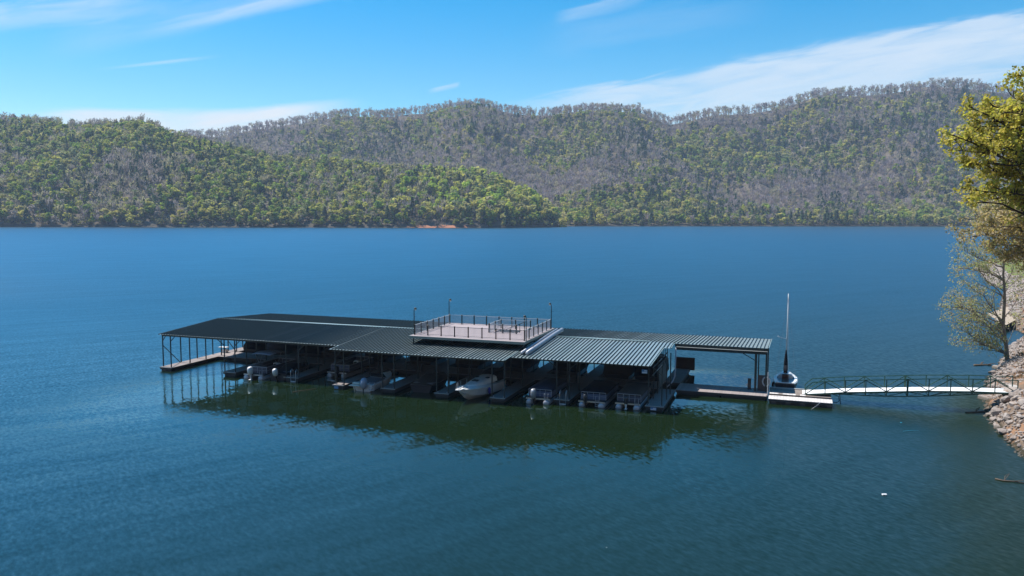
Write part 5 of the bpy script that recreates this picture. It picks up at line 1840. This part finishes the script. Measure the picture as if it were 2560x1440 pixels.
# green things on the grassy point
for (u, v, D, h, w, kn, vi, nm, lb, ct) in [(2486, 656, 262, 9.0, 0.95, 'round', 1, 'leafy_tree', 'fresh green tree on the grassy point behind the slender bare tree', 'tree'),
                                            (2540, 652, 255, 8.0, 1.1, 'round', 3, 'leafy_tree', 'yellow green tree at the right edge of the grassy point', 'tree'),
                                            (2458, 676, 246, 2.4, 1.9, 'round', 4, 'shrub', 'low bright green shrub at the tip of the grassy point', 'shrub'),
                                            (2520, 664, 250, 5.0, 0.9, 'bare', 2, 'bare_tree', 'small leafless tree on the grassy point between two green trees', 'tree')]:
    p = at_depth(u, v, D)
    o = bpy.data.objects.new(nm, shore_mesh[kn][vi])
    COL.objects.link(o)
    # stand it on the bank
    dd = float(np.dot(np.array([p.x, p.y]) - SH[np.argmin(np.linalg.norm(SH - np.array([p.x, p.y]), axis=1))], NB))
    o.location = (p.x, p.y, max(0.4, p.z) - 0.3)
    o.scale = (h * w, h * w, h)
    tag(o, lb, ct)

# ------------------------------------------------------------------ rocks on the bank
def rock_mesh(seed, sub=2):
    import bmesh
    bm = bmesh.new()
    bmesh.ops.create_icosphere(bm, subdivisions=sub, radius=1.0)
    rr = np.random.default_rng(seed)
    sc = rr.uniform(0.65, 1.2, 3)
    cuts = [(Vector(rr.normal(size=3)).normalized(), rr.uniform(0.55, 0.85)) for _ in range(7)]
    off = Vector(rr.uniform(0, 50, 3))
    for v in bm.verts:
        p = v.co.copy()
        for n_, dd in cuts:                                  # broken flat faces
            e = p.dot(n_) - dd
            if e > 0:
                p -= n_ * e * 0.9
        p += p.normalized() * mnoise.noise(p * 1.7 + off) * 0.13
        v.co = Vector((p.x * sc[0], p.y * sc[1], p.z * sc[2] * 0.75))
    me = bpy.data.meshes.new('boulder')
    bm.to_mesh(me)
    bm.free()
    me.materials.append(M['rock'])
    return me


ROCKS = [rock_mesh(500 + i) for i in range(14)]
krng = np.random.default_rng(77)


def bank_point(l, d):
    p = shore_at(l) + NB * d
    return p[0], p[1], float(bank_z(np.array(d), np.array(l)))


n_rock = 0
placed = []
lmin, lmax = 36.0, 150.0
tries = 0
while n_rock < 285 and tries < 9000:
    tries += 1
    l = lmin + (lmax - lmin) * krng.uniform(0, 1) ** 1.35
    d = krng.uniform(-0.25, 5.2)
    x, y, z = bank_point(l, d)
    if x / y * F_PX + 1280 > 2585 or y < 50:
        continue
    r = (0.15 + 0.36 * krng.uniform(0, 1) ** 1.8) * (1.35 if 66 < y < 82 else 1.0)
    if any((x - a) ** 2 + (y - b) ** 2 < (0.62 * (r + c)) ** 2 for a, b, c in placed):
        continue
    q = Vector((x, y, 0)) - la
    if 0 < q.dot(AX) < 6 and -1.6 < q.dot(BX) < 3.4:
        continue
    placed.append((x, y, r))
    o = bpy.data.objects.new('boulder', ROCKS[n_rock % 14])
    COL.objects.link(o)
    o.location = (x, y, z + r * 0.15)
    o.rotation_euler = tuple(krng.uniform(-0.5, 0.5, 2)) + (krng.uniform(0, 6.28),)
    s_ = r * krng.uniform(0.85, 1.2)
    o.scale = (s_ * 1.15, s_, s_)
    if y < 66:
        lb = 'pale broken stone on the shore nearest the camera below the gangway'
    elif y < 84:
        lb = 'pale grey stone on the bank around the shore end of the gangway'
    else:
        lb = 'pale stone on the rocky bank round the slender bare tree and beyond'
    if n_rock % 31 == 0 and d > 0.5:
        o.scale = (s_ * 2.1, s_ * 1.7, s_ * 1.6)
    tag(o, lb, 'rock', 'riprap stones along the right bank')
    n_rock += 1
# the countless smaller stones
bs = np.array([(0, 0, 1), (1, 0, 0.1), (0.2, 1, 0), (-1, 0.1, 0.05), (-0.1, -1, 0), (0, 0, -0.6)], float)
bf = np.array([(0, 1, 2), (0, 2, 3), (0, 3, 4), (0, 4, 1), (5, 2, 1), (5, 3, 2), (5, 4, 3), (5, 1, 4)])
VV, FF = [], []
nst = 0
for _ in range(10000):
    l = 30 + 260 * krng.uniform(0, 1) ** 1.8
    d = krng.uniform(-0.5, 7.0) if l < 170 else krng.uniform(-0.5, 5)
    x, y, z = bank_point(l, d)
    if x / y * F_PX + 1280 > 2600 or y < 48:
        continue
    if mnoise.noise(Vector((x * 0.35, y * 0.35, 2.0))) > 0.12 and d > 2.2:
        continue
    q = Vector((x, y, 0)) - la
    if 0 < q.dot(AX) < 6 and -1.4 < q.dot(BX) < 3.3:
        continue
    r = krng.uniform(0.07, 0.24) * (1 + max(0, y - 110) / 130)
    a = krng.uniform(0, 6.28)
    m_ = np.array([[math.cos(a), -math.sin(a), 0], [math.sin(a), math.cos(a), 0], [0, 0, 1]])
    pv = (bs * (1 + krng.normal(size=bs.shape) * 0.22) * r * np.array([1.2, 1.0, 0.75])) @ m_.T + np.array([x, y, z + r * 0.3])
    VV.append(pv)
    FF.append(bf + nst * 6)
    nst += 1
o = np_mesh('small_stones', np.concatenate(VV), np.concatenate(FF), M['rock'], nper=3)
tag(o, 'scatter of small broken stones between the boulders on the right bank', 'stones', kind='stuff')
# dry brush on the slope
cen, nr = [], []
for _ in range(2600):
    l = krng.uniform(36, 120)
    d = krng.uniform(2.4, 9.5)
    x, y, z = bank_point(l, d)
    if mnoise.noise(Vector((x * 0.35, y * 0.35, 2.0))) < 0.0 or x / y * F_PX + 1280 > 2600:
        continue
    q = Vector((x, y, 0)) - la
    if -0.5 < q.dot(AX) < 6 and -1.4 < q.dot(BX) < 3.3:
        continue
    k = 7
    c = np.array([x, y, z + 0.12]) + krng.normal(size=(k, 3)) * np.array([0.3, 0.3, 0.12])
    cen.append(c)
    nr.append(krng.normal(size=(k, 3)) + np.array([0, 0, 0.3]))
C = np.concatenate(cen)
q = quad_cloud(C, np.concatenate(nr), 0.055, krng, 2.2)
bc = np.array([(0.30, 0.18, 0.10), (0.34, 0.22, 0.13), (0.24, 0.15, 0.09), (0.28, 0.24, 0.12)])[krng.integers(0, 4, len(C))]
o = np_mesh('dry_grass', q.reshape(-1, 3), np.arange(len(C) * 4).reshape(-1, 4), M['leaf'], bc)
tag(o, 'brown dry grass and brush on the slope above the stones', 'grass', kind='stuff')
# sandy track on the far side of the little cove
mb = MB()
tp = [(2500, 822, 128), (2520, 806, 133), (2545, 795, 138), (2580, 792, 142)]
V = []
for u, v, D in tp:
    p = at_depth(u, v, D)
    V += [(p.x - 1.5, p.y - 4.0, 1.15), (p.x + 0.5, p.y + 4.5, 1.75)]
mb.quadmesh(V, [(0, 2, 3, 1), (2, 4, 5, 3), (4, 6, 7, 5)])
tag(mb.build('path', M['sand']), kind='structure')


# ------------------------------------------------------------------ small things on the water
def log(name, pts, r, label, m=None, cat='driftwood', forks=0):
    e = Vector(pts[0])
    mb = MB()
    P = [Vector(p) - e for p in pts]
    mb.tube(P, [r * (1 - 0.5 * i / (len(P) - 1)) for i in range(len(P))], 7)
    for k in range(forks):
        a = P[1 + k % (len(P) - 2)]
        mb.tube([a, a + Vector((0.35 + 0.1 * k, (-1) ** k * 0.45, 0.22)), a + Vector((0.8, (-1) ** k * 0.7, 0.30))], [r * 0.45, r * 0.3, r * 0.12], 5)
    o = mb.build(name, m or M['driftwood'], None, True)
    o.location = e
    tag(o, label, cat)


def wpt(u, v, z=0.04):
    d = ray_dir(u, v)
    return Vector((0, 0, CAMH)) + d * ((z - CAMH) / d.z)


log('driftwood_branch', [wpt(2416, 1027), wpt(2440, 1026), wpt(2458, 1024.5), wpt(2478, 1022)], 0.10, 'dark waterlogged branch floating just below the shore end of the gangway', forks=3)
log('driftwood_branch', [wpt(2436, 908.5), wpt(2452, 908), wpt(2466, 907), wpt(2480, 908)], 0.14, 'dark driftwood lying at the waterline by the slender bare tree', forks=3)
log('driftwood_branch', [wpt(2490, 1192), wpt(2512, 1197), wpt(2535, 1198), wpt(2566, 1203)], 0.055, 'long brown driftwood branch at the lower right shore', forks=3)
log('floating_stick', [wpt(732, 982.5), wpt(752, 979), wpt(772, 976.5), wpt(792, 973.5)], 0.035, 'thin stick floating in front of the left boats', cat='stick')
mb = MB().box(-0.10, 0.10, -0.06, 0.06, 0, 0.05)
for i, (u, v, s_, m_, lb) in enumerate([(2213, 1234, 1.5, 'plastic_white', 'small white scrap floating at the lower right of the lake'), (2254, 1053, 0.7, 'plastic_cyan', 'tiny cyan scrap floating below the gangway'),
                                        (1519, 1368, 0.3, 'plastic_white', 'tiny pale speck floating near the bottom edge of the lake')]):
    o = mb.build('floating_scrap', M[m_], None, bevel=0.01)
    o.location = wpt(u, v, 0.0)
    o.scale = (s_, s_, s_)
    tag(o, lb, 'litter')
log('floating_rope', [wpt(2259, 1074), wpt(2272, 1072.5), wpt(2285, 1071.5), wpt(2299, 1072)], 0.014, 'short cyan rope floating below the gangway', M['plastic_cyan'], 'rope')
a, b_ = dw(40.3, 3.7, 0.5), wpt(2028, 1021, -0.02)
log('mooring_cable', [a, a.lerp(b_, 0.5) - Vector((0, 0, 0.05)), b_], 0.025, 'thin mooring cable slanting from the landing stage into the water', M['alu_dull'], 'cable')

# ------------------------------------------------------------------ air between here and the hills
hz = MB().box(-2340, 2340, -440, 2420, -40, 420).build('haze', None)
hm = bpy.data.materials.new('haze')
hm.use_nodes = True
ht = hm.node_tree
ht.nodes.clear()
pv = ht.nodes.new('ShaderNodeVolumePrincipled')
pv.inputs['Color'].default_value = (0.62, 0.78, 1.0, 1)
pv.inputs['Density'].default_value = 0.000125
pv.inputs['Anisotropy'].default_value = 0.0
ou = ht.nodes.new('ShaderNodeOutputMaterial')
ht.links.new(pv.outputs[0], ou.inputs['Volume'])
hz.data.materials.clear()
hz.data.materials.append(hm)
tag(hz, kind='stuff')
